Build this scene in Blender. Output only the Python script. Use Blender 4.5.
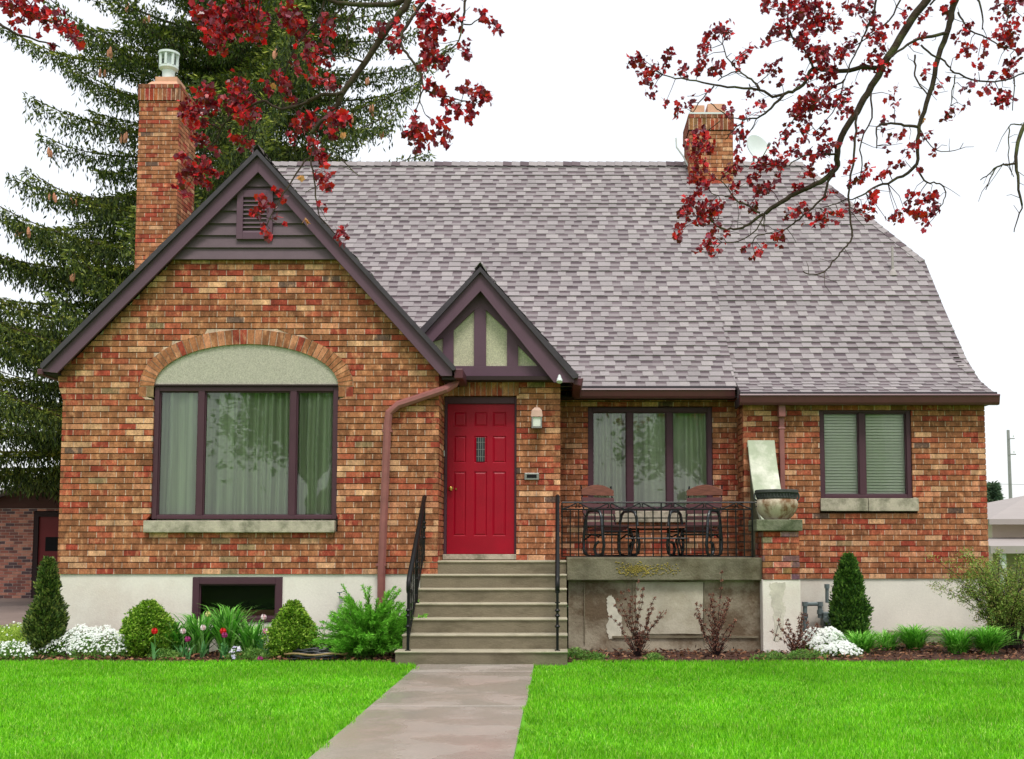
import bpy, math, random
import numpy as np
from mathutils import Vector
for o in list(bpy.data.objects): bpy.data.objects.remove(o)
S = bpy.context.scene
C = S.collection
RNG = np.random.default_rng(7); random.seed(7)
# ---------------------------------------------------------------- camera, world, sun, exposure
F = 1152.0; PIT = math.radians(4.4); EYE = 1.35; PX = 558.0; PY = 545 - F*math.tan(PIT)
cd = bpy.data.cameras.new('camera'); cam = bpy.data.objects.new('camera', cd); C.objects.link(cam)
cam.location = (0, 0, EYE); cam.rotation_euler = (math.radians(90)+PIT, 0, 0)
cd.sensor_width = 36; cd.lens = F/1024*36; cd.shift_x = (512-PX)/1024; cd.shift_y = (PY-379.5)/1024
cd.clip_end = 3000; cd.clip_start = 0.1
S.camera = cam
w = bpy.data.worlds.new("World"); S.world = w; w.use_nodes = True
nt = w.node_tree; nt.nodes.clear()
SUN_EL, SUN_AZ = math.radians(62), math.radians(12)   # azimuth measured from straight behind the camera towards the right
sky = nt.nodes.new('ShaderNodeTexSky'); sky.sky_type = 'NISHITA'; sky.sun_disc = False
sky.sun_elevation = SUN_EL; sky.sun_rotation = math.pi - SUN_AZ; sky.air_density = 1; sky.dust_density = 4
b1 = nt.nodes.new('ShaderNodeBackground'); b1.inputs[1].default_value = 0.05
nt.links.new(sky.outputs[0], b1.inputs[0])
tc = nt.nodes.new('ShaderNodeTexCoord'); nz = nt.nodes.new('ShaderNodeTexNoise'); nz.inputs['Scale'].default_value = 2.2
nz.inputs['Detail'].default_value = 5
rp = nt.nodes.new('ShaderNodeValToRGB'); rp.color_ramp.elements[0].color = (.90,.93,.96,1); rp.color_ramp.elements[1].color = (1,1,1,1)
nt.links.new(tc.outputs['Generated'], nz.inputs['Vector']); nt.links.new(nz.outputs[0], rp.inputs[0])
b2 = nt.nodes.new('ShaderNodeBackground'); b2.inputs[1].default_value = 1.0
nt.links.new(rp.outputs[0], b2.inputs[0])
ad = nt.nodes.new('ShaderNodeAddShader'); wo = nt.nodes.new('ShaderNodeOutputWorld')
nt.links.new(b1.outputs[0], ad.inputs[0]); nt.links.new(b2.outputs[0], ad.inputs[1]); nt.links.new(ad.outputs[0], wo.inputs[0])
sl = bpy.data.lights.new('sun', 'SUN'); sun = bpy.data.objects.new('sun', sl); C.objects.link(sun)
sl.energy = 2.4; sl.angle = math.radians(15); sl.color = (1, .965, .92)
sdir = Vector((math.sin(SUN_AZ)*math.cos(SUN_EL), -math.cos(SUN_AZ)*math.cos(SUN_EL), math.sin(SUN_EL)))
sun.rotation_euler = sdir.to_track_quat('Z', 'Y').to_euler(); sun.location = (0, -5, 20)
S.view_settings.view_transform = 'Standard'; S.view_settings.look = 'None'
S.view_settings.exposure = 0.0; S.view_settings.gamma = 1; S.view_settings.use_curve_mapping = False

# ---------------------------------------------------------------- helpers
def W(px, py, Y):
    """true world (x, z) of something measured at pixel px,py of the photo and standing at distance Y"""
    u = (px-PX)/F; v = (PY-py)/F
    a = math.cos(PIT)-v*math.sin(PIT); b = math.sin(PIT)+v*math.cos(PIT)
    return u*Y/a, EYE+b*Y/a
def WX(px, Y, py=480): return W(px, py, Y)[0]
def WZ(py, Y): return W(PX, py, Y)[1]
def lin(c):
    return tuple(((x/255)/12.92 if x/255 <= .04045 else ((x/255+.055)/1.055)**2.4) for x in c)
WHITE = (1, 1, 1)
class MB:
    def __init__(s): s.v = []; s.f = []; s.c = []; s.m = []
    def add(s, vs, fs, col=WHITE, mi=0):
        b = len(s.v); s.v += [tuple(p) for p in vs]
        for f in fs: s.f.append([b+i for i in f]); s.c.append(col); s.m.append(mi)
    def box(s, x0, x1, y0, y1, z0, z1, col=WHITE, mi=0):
        s.add([(x0,y0,z0),(x1,y0,z0),(x1,y1,z0),(x0,y1,z0),(x0,y0,z1),(x1,y0,z1),(x1,y1,z1),(x0,y1,z1)],
              [(0,1,5,4),(1,2,6,5),(2,3,7,6),(3,0,4,7),(4,5,6,7),(3,2,1,0)], col, mi)
    def quad(s, a, b, c, d, col=WHITE, mi=0): s.add([a,b,c,d], [(0,1,2,3)], col, mi)
    def prism(s, poly, y0, y1, col=WHITE, mi=0):          # poly of (x,z), extruded along y
        n = len(poly)
        ar = sum(poly[i][0]*poly[(i+1)%n][1]-poly[(i+1)%n][0]*poly[i][1] for i in range(n))
        if ar < 0: poly = poly[::-1]
        vs = [(x,y0,z) for x,z in poly]+[(x,y1,z) for x,z in poly]
        s.add(vs, [tuple(range(n)), tuple(range(2*n-1,n-1,-1))]+[((i+1)%n, i, n+i, n+(i+1)%n) for i in range(n)], col, mi)
    def tube(s, pts, rad, n=8, col=WHITE, mi=0, caps=True):
        pts = [Vector(p) for p in pts]
        if not hasattr(rad, '__len__'): rad = [rad]*len(pts)
        up = None; rings = []; vs = []
        for i, p in enumerate(pts):
            t = (pts[min(i+1,len(pts)-1)]-pts[max(i-1,0)])
            if t.length < 1e-9: t = Vector((0,0,1))
            t.normalize()
            if up is None:
                up = Vector((0,0,1)) if abs(t.z) < .9 else Vector((1,0,0))
            a = (up - t*up.dot(t)).normalized(); up = a; bb = t.cross(a)
            for k in range(n):
                th = 2*math.pi*k/n+math.pi/n
                vs.append(p+(a*math.cos(th)+bb*math.sin(th))*rad[i])
        fs = []
        for i in range(len(pts)-1):
            for k in range(n):
                fs.append((i*n+k, i*n+(k+1)%n, (i+1)*n+(k+1)%n, (i+1)*n+k))
        if caps:
            fs.append(tuple(range(n-1,-1,-1))); fs.append(tuple((len(pts)-1)*n+k for k in range(n)))
        s.add(vs, fs, col, mi)
    def lathe(s, c, prof, n=24, col=WHITE, mi=0):         # prof of (r,z)
        vs = []
        for r, z in prof:
            for k in range(n):
                th = 2*math.pi*k/n; vs.append((c[0]+r*math.cos(th), c[1]+r*math.sin(th), c[2]+z))
        fs = [(i*n+k, i*n+(k+1)%n, (i+1)*n+(k+1)%n, (i+1)*n+k) for i in range(len(prof)-1) for k in range(n)]
        fs.append(tuple(range(n-1,-1,-1))); fs.append(tuple((len(prof)-1)*n+k for k in range(n)))
        s.add(vs, fs, col, mi)
BASE = {}
def link_mesh(name, me, parent, origin, mats):
    o = bpy.data.objects.new(name, me); C.objects.link(o)
    for m in mats: me.materials.append(m)
    if parent is not None:
        o.parent = parent; BASE[o.name] = BASE[parent.name]
    else:
        o.location = origin; BASE[o.name] = Vector(origin)
    return o
def obj(name, mb, mats, parent=None, origin=(0,0,0), smooth=False, bevel=0):
    if not isinstance(mats, (list, tuple)): mats = [mats]
    off = BASE[parent.name] if parent is not None else Vector(origin)
    me = bpy.data.meshes.new(name)
    v = np.array(mb.v, dtype=np.float64) - np.array(off)
    me.from_pydata(v.tolist(), [], mb.f)
    a = me.attributes.new('Col', 'FLOAT_COLOR', 'FACE')
    cc = np.ones((len(mb.f), 4), dtype=np.float32); cc[:, :3] = np.array(mb.c, dtype=np.float32)
    a.data.foreach_set('color', cc.ravel())
    me.polygons.foreach_set('material_index', np.array(mb.m, dtype=np.int32))
    if smooth: me.polygons.foreach_set('use_smooth', np.ones(len(mb.f), dtype=bool))
    me.update()
    o = link_mesh(name, me, parent, origin, mats)
    if bevel:
        md = o.modifiers.new('bevel', 'BEVEL'); md.width = bevel; md.segments = 2; md.limit_method = 'ANGLE'
    return o
def mass(name, V, col, mat, parent=None, origin=(0,0,0), smooth=False):
    """V: (N,k,3) polygons, col: (N,3)"""
    N, k, _ = V.shape
    off = BASE[parent.name] if parent is not None else Vector(origin)
    me = bpy.data.meshes.new(name)
    me.vertices.add(N*k); me.loops.add(N*k); me.polygons.add(N)
    me.vertices.foreach_set('co', (V.reshape(-1,3)-np.array(off)).astype(np.float32).ravel())
    me.loops.foreach_set('vertex_index', np.arange(N*k, dtype=np.int32))
    me.polygons.foreach_set('loop_start', np.arange(0, N*k, k, dtype=np.int32))
    me.update(calc_edges=True)
    a = me.attributes.new('Col', 'FLOAT_COLOR', 'FACE')
    cc = np.ones((N,4), dtype=np.float32); cc[:, :3] = col; a.data.foreach_set('color', cc.ravel())
    if smooth: me.polygons.foreach_set('use_smooth', np.ones(N, dtype=bool))
    me.validate()
    return link_mesh(name, me, parent, origin, [mat])
def tag(o, label=None, cat=None, group=None, kind=None):
    if label: o['label'] = label
    if cat: o['category'] = cat
    if group: o['group'] = group
    if kind: o['kind'] = kind
    return o
def thing(name, label, cat, loc=(0,0,0), group=None):
    o = bpy.data.objects.new(name, None); C.objects.link(o); o.location = loc; o.empty_display_size = .2
    BASE[o.name] = Vector(loc)
    return tag(o, label, cat, group)
def dup(root, loc, rz=0, label=None, scale=None):
    def cp(o, par):
        c = o.copy(); C.objects.link(c); c.parent = par
        for ch in [x for x in list(bpy.data.objects) if x.parent == o and x != c]: cp(ch, c)
        return c
    r = cp(root, None); r.location = loc; r.rotation_euler = (0,0,rz)
    if label: r['label'] = label
    if scale: r.scale = (scale,)*3
    BASE[r.name] = Vector(loc)
    return r
# ---------------------------------------------------------------- materials
def mat(name, col=None, rough=.7, var=.15, vscale=3., bump=0., bscale=40., attr=False, spec=.3, metal=0., col2=None, c2scale=1.5, c2lo=.45, c2hi=.6,
        trans=0., stretch=(1,1,1), hue=None, coat=0., rvar=None, fine=0., fscale=120.):
    m = bpy.data.materials.new(name); m.use_nodes = True; nt = m.node_tree; N = nt.nodes; L = nt.links
    bs = N['Principled BSDF']; out = N['Material Output']
    bs.inputs['Roughness'].default_value = rough; bs.inputs['Specular IOR Level'].default_value = spec; bs.inputs['Metallic'].default_value = metal
    bs.inputs['Coat Weight'].default_value = coat
    tcn = N.new('ShaderNodeTexCoord'); mp = N.new('ShaderNodeMapping'); mp.inputs['Scale'].default_value = stretch
    L.new(tcn.outputs['Object'], mp.inputs[0])
    if attr:
        at = N.new('ShaderNodeAttribute'); at.attribute_name = 'Col'; src = at.outputs['Color']
        if col:
            mx = N.new('ShaderNodeMix'); mx.data_type = 'RGBA'; mx.blend_type = 'MULTIPLY'; mx.inputs[0].default_value = 1
            L.new(src, mx.inputs[6]); mx.inputs[7].default_value = (*lin(col),1); src = mx.outputs[2]
    else:
        rg = N.new('ShaderNodeRGB'); rg.outputs[0].default_value = (*lin(col),1); src = rg.outputs[0]
    def noise(scale, detail=4, rough_=.55):
        n = N.new('ShaderNodeTexNoise'); n.inputs['Scale'].default_value = scale; n.inputs['Detail'].default_value = detail
        n.inputs['Roughness'].default_value = rough_; L.new(mp.outputs[0], n.inputs['Vector']); return n.outputs[0]
    if col2:
        n = noise(c2scale, 6, .65); mr = N.new('ShaderNodeMapRange'); mr.inputs[1].default_value = c2lo; mr.inputs[2].default_value = c2hi
        L.new(n, mr.inputs[0]); mx = N.new('ShaderNodeMix'); mx.data_type = 'RGBA'
        L.new(mr.outputs[0], mx.inputs[0]); L.new(src, mx.inputs[6]); mx.inputs[7].default_value = (*lin(col2),1); src = mx.outputs[2]
    for amt, sc in ((var, vscale), (fine, fscale)):
        if amt:
            n = noise(sc, 5); mr = N.new('ShaderNodeMapRange'); mr.inputs[1].default_value = .25; mr.inputs[2].default_value = .75
            mr.inputs[3].default_value = 1-amt; mr.inputs[4].default_value = 1+amt
            L.new(n, mr.inputs[0]); mx = N.new('ShaderNodeVectorMath'); mx.operation = 'MULTIPLY'
            cb = N.new('ShaderNodeCombineXYZ')
            for k in range(3): L.new(mr.outputs[0], cb.inputs[k])
            L.new(src, mx.inputs[0]); L.new(cb.outputs[0], mx.inputs[1]); src = mx.outputs[0]
    L.new(src, bs.inputs['Base Color'])
    if rvar:
        n = noise(rvar[0], 3); mr = N.new('ShaderNodeMapRange'); mr.inputs[1].default_value = .4; mr.inputs[2].default_value = .6
        mr.inputs[3].default_value = rvar[1]; mr.inputs[4].default_value = rvar[2]; L.new(n, mr.inputs[0]); L.new(mr.outputs[0], bs.inputs['Roughness'])
    if bump:
        n = noise(bscale, 4); bp = N.new('ShaderNodeBump'); bp.inputs['Strength'].default_value = bump; bp.inputs['Distance'].default_value = .01
        L.new(n, bp.inputs['Height']); L.new(bp.outputs[0], bs.inputs['Normal'])
    if trans:
        tr = N.new('ShaderNodeBsdfTranslucent'); L.new(src, tr.inputs[0]); ms = N.new('ShaderNodeMixShader'); ms.inputs[0].default_value = trans
        L.new(bs.outputs[0], ms.inputs[1]); L.new(tr.outputs[0], ms.inputs[2]); L.new(ms.outputs[0], out.inputs[0])
    return m
def glass_mat(name, tint=(.86,.92,.88), refl=.10):
    m = bpy.data.materials.new(name); m.use_nodes = True; nt = m.node_tree; N = nt.nodes; L = nt.links; N.clear()
    out = N.new('ShaderNodeOutputMaterial'); t = N.new('ShaderNodeBsdfTransparent'); t.inputs[0].default_value = (*tint,1)
    g = N.new('ShaderNodeBsdfGlossy'); g.inputs['Roughness'].default_value = .015
    tc = N.new('ShaderNodeTexCoord'); n = N.new('ShaderNodeTexNoise'); n.inputs['Scale'].default_value = 1.3; L.new(tc.outputs['Object'], n.inputs[0])
    bp = N.new('ShaderNodeBump'); bp.inputs['Strength'].default_value = .15; bp.inputs['Distance'].default_value = .02; L.new(n.outputs[0], bp.inputs['Height']); L.new(bp.outputs[0], g.inputs['Normal'])
    fr = N.new('ShaderNodeFresnel'); fr.inputs[0].default_value = 1.52; a = N.new('ShaderNodeMath'); a.operation = 'ADD'; a.inputs[1].default_value = refl
    L.new(fr.outputs[0], a.inputs[0]); ms = N.new('ShaderNodeMixShader'); L.new(a.outputs[0], ms.inputs[0]); L.new(t.outputs[0], ms.inputs[1]); L.new(g.outputs[0], ms.inputs[2])
    L.new(ms.outputs[0], out.inputs[0]); return m
M_brick = mat('brick', attr=True, rough=.85, var=.42, vscale=14, fine=.34, fscale=75, bump=.5, bscale=90, stretch=(1,1,.5), spec=.2, col2=(216,160,120), c2scale=13, c2lo=.53, c2hi=.82)
M_garage_brick = mat('garage_brick', attr=True, rough=.9, var=.2, vscale=6, spec=.2)
M_conc = mat('concrete', (226,220,209), var=.08, vscale=1.3, col2=(208,196,184), c2scale=.9, c2lo=.5, c2hi=.75, bump=.25, bscale=60, fine=.05, fscale=35)
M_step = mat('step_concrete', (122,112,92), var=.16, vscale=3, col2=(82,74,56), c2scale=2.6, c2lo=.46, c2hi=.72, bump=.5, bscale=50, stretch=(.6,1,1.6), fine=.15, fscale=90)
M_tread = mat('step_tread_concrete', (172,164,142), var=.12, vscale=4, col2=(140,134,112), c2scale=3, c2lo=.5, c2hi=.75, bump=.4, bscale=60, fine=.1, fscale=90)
M_porchc = mat('porch_concrete', (176,165,144), var=.25, vscale=3, col2=(96,80,62), c2scale=1.5, c2lo=.40, c2hi=.60, bump=.7, bscale=30, fine=.14, fscale=80)
M_porchl = mat('porch_slab_concrete', (118,112,92), var=.25, vscale=3, col2=(78,70,50), c2scale=2.4, c2lo=.42, c2hi=.66, bump=.7, bscale=40, fine=.15, fscale=90)
M_panel = mat('panel_concrete', (178,170,152), var=.2, vscale=2.5, col2=(150,140,120), c2scale=2.2, c2lo=.45, c2hi=.7, bump=.4, bscale=40, fine=.1, fscale=70)
M_crest = mat('crest_wood', (126,80,66), rough=.6, var=.35, vscale=10, stretch=(1,8,8), bump=.3)
M_lichen = mat('lichen', (140,126,60), var=.4, vscale=20, bump=.8, bscale=60)
M_white_stain = mat('lime_stain', (200,194,178), var=.2, vscale=9, bump=.3)
M_walk = mat('walk_concrete', (172,164,154), attr=True, var=.10, vscale=2.4, col2=(158,142,132), c2scale=.6, c2lo=.40, c2hi=.70, bump=.2, bscale=60, fine=.14, fscale=70, rvar=(1.6,.04,.36), spec=.5)
M_roof = mat('shingle', attr=True, rough=.95, var=.07, vscale=1.2, fine=.22, fscale=110, bump=.4, bscale=150, spec=.1)
M_trim = mat('purple_brown_trim', (94,68,82), rough=.6, var=.08, vscale=4, fine=.06, fscale=60, bump=.08, bscale=50)
M_trimd = mat('dark_trim', (74,46,56), rough=.5, var=.1, vscale=5)
M_siding = mat('siding', (98,80,88), rough=.65, var=.1, vscale=5, fine=.08, fscale=70, bump=.1, bscale=60)
M_edge = mat('roof_edge_metal', (64,58,64), rough=.5, var=.2, vscale=8)
M_gutter = mat('gutter', (82,38,46), rough=.4, var=.12, vscale=6, spec=.5)
M_spout = mat('downspout', (138,84,80), rough=.45, var=.2, vscale=5, spec=.5)
M_dark = mat('soffit_dark', (48,34,34), rough=.8, var=.1)
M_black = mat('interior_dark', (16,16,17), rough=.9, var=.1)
M_stucco = mat('stucco', (190,186,160), rough=.95, var=.22, vscale=60, fine=.35, fscale=95, bump=1.0, bscale=120)
M_stucco2 = mat('arch_stucco', (180,174,160), rough=.95, var=.22, vscale=60, fine=.35, fscale=95, bump=1.0, bscale=120)
M_door = mat('red_door_paint', (152,0,32), rough=.42, var=.13, vscale=4, spec=.3, fine=.05, fscale=40, bump=.12, bscale=70)
M_brass = mat('brass', (205,165,90), rough=.25, metal=1, var=.05)
M_steel = mat('grey_metal', (150,150,146), rough=.35, metal=.8, var=.1)
M_iron = mat('black_iron', (9,10,11), rough=.45, var=.2, vscale=20, spec=.3)
M_ironb = mat('blue_black_iron', (26,34,38), rough=.3, var=.2, vscale=20, spec=.7)
M_wood = mat('chair_wood', (88,54,56), rough=.55, var=.25, vscale=6, stretch=(1,8,8), bump=.2)
M_woodt = mat('weathered_wood', (142,88,70), rough=.6, var=.25, vscale=6, stretch=(1,8,8), bump=.2)
M_curt = mat('curtain', (200,208,182), rough=.95, var=.26, vscale=4, stretch=(5,5,.15), trans=.1)  # vertical streaks in the colour add painted shading to the pleats
M_blind = mat('blind', (232,232,220), rough=.7, var=.05)
M_glass = glass_mat('window_glass', (.95,.98,.95), .06)
M_glass2 = glass_mat('wing_glass', (.95,.98,.95), refl=-.02)
M_glassd = glass_mat('basement_glass', (.7,.75,.75), -.025)
M_stone = mat('sill_stone', (178,168,150), var=.2, vscale=6, col2=(120,116,98), c2scale=5, c2lo=.45, c2hi=.65, bump=.5, bscale=60, fine=.15, fscale=90)
M_cap = mat('cap_stone', (112,114,92), var=.25, vscale=8, col2=(76,82,58), c2scale=5, bump=.7, bscale=60, fine=.2, fscale=90)
M_coping = mat('coping_render', (166,174,150), var=.12, vscale=4, col2=(214,214,198), c2scale=1.6, bump=.2, bscale=50, fine=.08)
M_urn = mat('urn_stone', (196,182,160), var=.15, vscale=7, col2=(118,84,56), c2scale=5, c2lo=.45, c2hi=.62, bump=.4, bscale=50, stretch=(1,1,.7), fine=.15)
M_urnd = mat('urn_rim', (66,68,66), var=.3, vscale=15, bump=.6, bscale=50)
M_clay = mat('chimney_cap', (198,150,122), var=.15, vscale=6, bump=.3)
M_white = mat('white_metal', (205,212,210), rough=.4, var=.08)
M_leaf = mat('leaf', attr=True, rough=.5, var=.0, trans=.3, spec=.35)
M_red = mat('red_leaf', attr=True, rough=.3, var=.0, trans=.35, spec=.6)
M_needle = mat('needle', attr=True, rough=.6, var=.0, trans=.15, spec=.25)
M_grass = mat('grass_blade', attr=True, rough=.45, var=.26, vscale=1.1, trans=.35, spec=.3)
M_petal = mat('petal', attr=True, rough=.6, var=.0, trans=.3)
M_bark = mat('bark', (62,50,40), rough=.9, var=.3, vscale=12, col2=(86,88,54), c2scale=5, c2lo=.52, c2hi=.7, bump=.8, bscale=40)
M_barkd = mat('dark_bark', (44,30,30), rough=.8, var=.3, vscale=12)
M_bark2 = mat('spruce_bark', (72,58,48), rough=.95, var=.3, vscale=8, bump=.8, bscale=25)
M_cone = mat('cone', (200,140,112), rough=.8, var=.25, vscale=60, bump=.8, bscale=80)
M_mulch = mat('mulch_soil', (74,50,40), rough=.95, var=.45, vscale=18, bump=1, bscale=60, fine=.3)
M_chip = mat('bark_chip', attr=True, rough=.9, var=.2)
M_lawn = mat('lawn_turf', (96,166,30), rough=.9, var=.25, vscale=1.2, bump=1, bscale=50, fine=.25)
M_ground = mat('far_grass', (88,128,44), rough=.95, var=.2, vscale=.4)
M_drive = mat('driveway_tarmac', (128,112,104), rough=.8, var=.15, vscale=.8, fine=.15)
M_hose = mat('hose', (34,38,38), rough=.35, var=.1, spec=.6)
M_hosey = mat('tan_hose', (150,128,88), rough=.4, var=.1)
M_pipe = mat('gas_pipe', (112,124,126), rough=.45, var=.1, metal=.2)
M_nroof = mat('neighbour_roof', (158,150,146), rough=.8, var=.05, vscale=2)
M_nwall = mat('neighbour_siding', (212,194,178), rough=.7, var=.05)
M_greddoor = mat('garage_door_paint', (106,22,26), rough=.5, var=.1)
M_gsid = mat('garage_siding', (78,50,44), rough=.8, var=.15, stretch=(.3,.3,6), vscale=4)
M_lamp = mat('lamp_copper', (182,150,134), rough=.5, var=.15)
M_frost = mat('frosted_glass', (214,216,206), rough=.25, var=.05)
# ---------------------------------------------------------------- brickwork
PAL = [((158,102,70),.36),((142,90,62),.20),((150,66,50),.13),((164,86,62),.13),((200,152,116),.07),((184,124,92),.09),((142,116,86),.012),((104,80,70),.008)]
PALC = [lin(c) for c,_ in PAL]; PALW = [q for _,q in PAL]
MORT = lin((196,168,148)); BED = lin((100,70,56))  # BED: same mortar, darkened to paint the shadow line of the raked joints
def bcol(red=0):
    c = random.choices(PALC, PALW)[0]; k = random.uniform(.8,1.15); return tuple(min(1,x*k) for x in c)
BH, BL, JT, JV = .0765, .224, .012, .012
def brick_wall(mb, P, U, Nn, spans, z0, z1, bh=BH, bl=BL, depth=.1, colf=bcol, mort=MORT, recess=.010, phase=0):
    """P origin, U unit horizontal, Nn outward normal, spans(z)->[(s0,s1)..]"""
    P, U, Nn = Vector(P), Vector(U), Vector(Nn)
    def pt(s, d, z): q = P+U*s+Nn*d; return (q.x, q.y, z)
    flip = U.cross(Vector((0,0,1))).dot(Nn) < 0
    def block(sa0, sb0, sa1, sb1, za, zb, d0, d1, col):
        vs = [pt(sa0,d1,za),pt(sb0,d1,za),pt(sb0,d0,za),pt(sa0,d0,za),pt(sa1,d1,zb),pt(sb1,d1,zb),pt(sb1,d0,zb),pt(sa1,d0,zb)]
        fs = [(0,1,5,4),(1,2,6,5),(2,3,7,6),(3,0,4,7),(4,5,6,7),(3,2,1,0)]
        if flip: fs = [f[::-1] for f in fs]
        mb.add(vs, fs, col)
    k = 0; z = z0
    while z < z1-.01:
        zt = min(z+bh, z1); A = spans(z+.004); B = spans(zt-JT)
        if len(A) != len(B) or (z < 2.9 and any(abs(p[0]-q[0]) > .1 or abs(p[1]-q[1]) > .1 for p, q in zip(A, B))): m_ = spans((z+zt)/2); A = B = m_
        off = (.5*bl if k % 2 else 0)+phase+(random.uniform(-.012,.012))
        for (a0,b0),(a1,b1) in zip(A, B):
            if min(b0-a0, b1-a1) < .015: continue
            block(a0+.004, b0-.004, a1+.004, b1-.004, z, zt-JT, -depth, -.004, mort); block(a0+.004, b0-.004, a1+.004, b1-.004, zt-JT, zt, -depth, -.013, BED if mort is MORT else mort)
            lo, hi = min(a0,a1), max(b0,b1)
            n0 = math.floor((lo-off)/bl); s = n0*bl+off
            while s < hi:
                e = s+bl-JV; c0, c1 = max(s,a0), min(e,b0); d0, d1 = max(s,a1), min(e,b1)
                if s-lo < 0 and e-lo < .05 : pass
                if (c1-c0 > .02 and d1-d0 > .005) or (d1-d0 > .02 and c1-c0 > .005):
                    block(c0, c1, d0, d1, z, zt-JT, -depth, random.uniform(-.0015,.002), colf())
                s += bl
        z = zt; k += 1
def cut(lo, hi, holes):
    out = []; cur = lo
    for a, b in sorted(holes):
        if b <= cur: continue
        if a >= hi: break
        if a > cur: out.append((cur, min(a,hi)))
        cur = max(cur, b)
    if cur < hi: out.append((cur, hi))
    return out
# ---------------------------------------------------------------- shingles
SH = [lin(c) for c in ((154,147,147),(150,143,144),(147,140,141),(144,137,138),(140,133,134))]
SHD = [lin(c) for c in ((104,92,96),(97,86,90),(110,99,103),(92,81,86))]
def shingles(mb, pos, nrm, smax, xl, xr, ex=.142, colw=.2):
    nrow = int(math.ceil(smax/ex)); ex = smax/nrow
    for r in range(nrow):
        s0, s1 = r*ex, (r+1)*ex; n0, n1 = Vector(nrm(s0+.01)), Vector(nrm(s1-.01))
        l0, r0, l1, r1 = xl(s0), xr(s0), xl(s1), xr(s1); lo, hi = min(l0,l1), max(r0,r1)
        x = lo - random.uniform(0,.3); dark = random.random() < .5
        lift = .015 + (.010 if random.random() < .13 else 0)
        while x < hi:
            wd = random.uniform(.12,.22) if not dark else random.uniform(.11,.19)
            a0, b0, a1, b1 = max(x,l0), min(x+wd,r0), max(x,l1), min(x+wd,r1)
            if b0-a0 > .002 or b1-a1 > .002:
                b0 = max(a0,b0); b1 = max(a1,b1)
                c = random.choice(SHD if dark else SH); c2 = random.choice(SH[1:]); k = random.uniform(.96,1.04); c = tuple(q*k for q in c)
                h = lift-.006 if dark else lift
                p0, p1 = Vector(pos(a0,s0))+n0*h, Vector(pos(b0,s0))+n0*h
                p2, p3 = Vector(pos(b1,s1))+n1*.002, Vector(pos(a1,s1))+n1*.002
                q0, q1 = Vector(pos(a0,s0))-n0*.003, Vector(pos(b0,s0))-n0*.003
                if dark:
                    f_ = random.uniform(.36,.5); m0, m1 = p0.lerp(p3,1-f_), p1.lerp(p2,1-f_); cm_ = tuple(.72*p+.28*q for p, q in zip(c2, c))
                    mb.add([p0,p1,m1,m0,q0,q1], [(0,1,2,3),(4,5,1,0)], cm_); mb.add([m0,m1,p2,p3], [(0,1,2,3)], c)  # top band of dark tabs: shadow of the course above, painted in
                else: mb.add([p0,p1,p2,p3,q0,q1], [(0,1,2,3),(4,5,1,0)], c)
            x += wd; dark = not dark if random.random() < .97 else dark
def plane_fn(O, A, B):
    O, A, B = Vector(O), Vector(A).normalized(), Vector(B).normalized(); n = A.cross(B)
    if n.z < 0: n = -n
    return (lambda x, s: O+A*x+B*s), (lambda s: n)
# ================================================================ SETTING
mb = MB(); mb.add([(-900,-300,-.03),(900,-300,-.03),(900,1800,-.03),(-900,1800,-.03)], [(0,1,2,3)])
tag(obj('ground', mb, M_ground), kind='structure')
mb = MB(); mb.box(-14,12,-1,13.42,-.05,0); tag(obj('lawn', mb, M_lawn), kind='structure')
mb = MB(); mb.box(-9,-1.84,13.42,14.6,-.05,.012); mb.box(.12,9.5,13.42,16.3,-.05,.012); tag(obj('flower_bed', mb, M_mulch), kind='structure')
mb = MB(); mb.box(-40,-6.9,19.5,30,-.05,.004); tag(obj('driveway', mb, M_drive), kind='structure')
mb = MB(); ys = [-2, 1.2, 4.3, 7.0, 9.66, 12.3, 13.04]
for a, b in zip(ys[:-1], ys[1:]): mb.box(-1.56+random.uniform(-.01,.01),-.27+random.uniform(-.01,.01),a+.022,b-.022,-.04,.022,(random.uniform(.84,1.06),)*3)
mb.box(-1.55,-.28,-2,13.04,-.045,.002,(.16,.14,.12))
tag(obj('garden_path', mb, M_walk, bevel=.006), kind='structure')

# ================================================================ HOUSE
house = thing('brick_house', 'brown brick house with a grey shingle roof, purple brown gables and a red front door', 'house', (-.2, 15.5, 0))
YG, YV, YP, YW = 14.6, 15.25, 16.75, 16.2         # gable wall, door wall, porch wall, wing wall
XL, XG = -6.318, -1.52                             # front gable wall ends
XV = .03; XW = WX(744, YW); XR = 6.035; XML = -6.6
ZB = .985                                          # brick starts here
YB = 26.0
# rakes of the front gable: lines in (x,z)
apx = W(258,152,14.45)
lt = W(43,367,14.45); rt = W(455,372,14.45)
def zl(x): return apx[1]+(x-apx[0])*(apx[1]-lt[1])/(apx[0]-lt[0])
def zr(x): return apx[1]+(x-apx[0])*(rt[1]-apx[1])/(rt[0]-apx[0])
def xl_at(z): return apx[0]-(apx[1]-z)*(apx[0]-lt[0])/(apx[1]-lt[1])
def xr_at(z): return apx[0]+(apx[1]-z)*(rt[0]-apx[0])/(apx[1]-rt[1])
ZS = WZ(259.5, YG)                                 # siding starts
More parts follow.
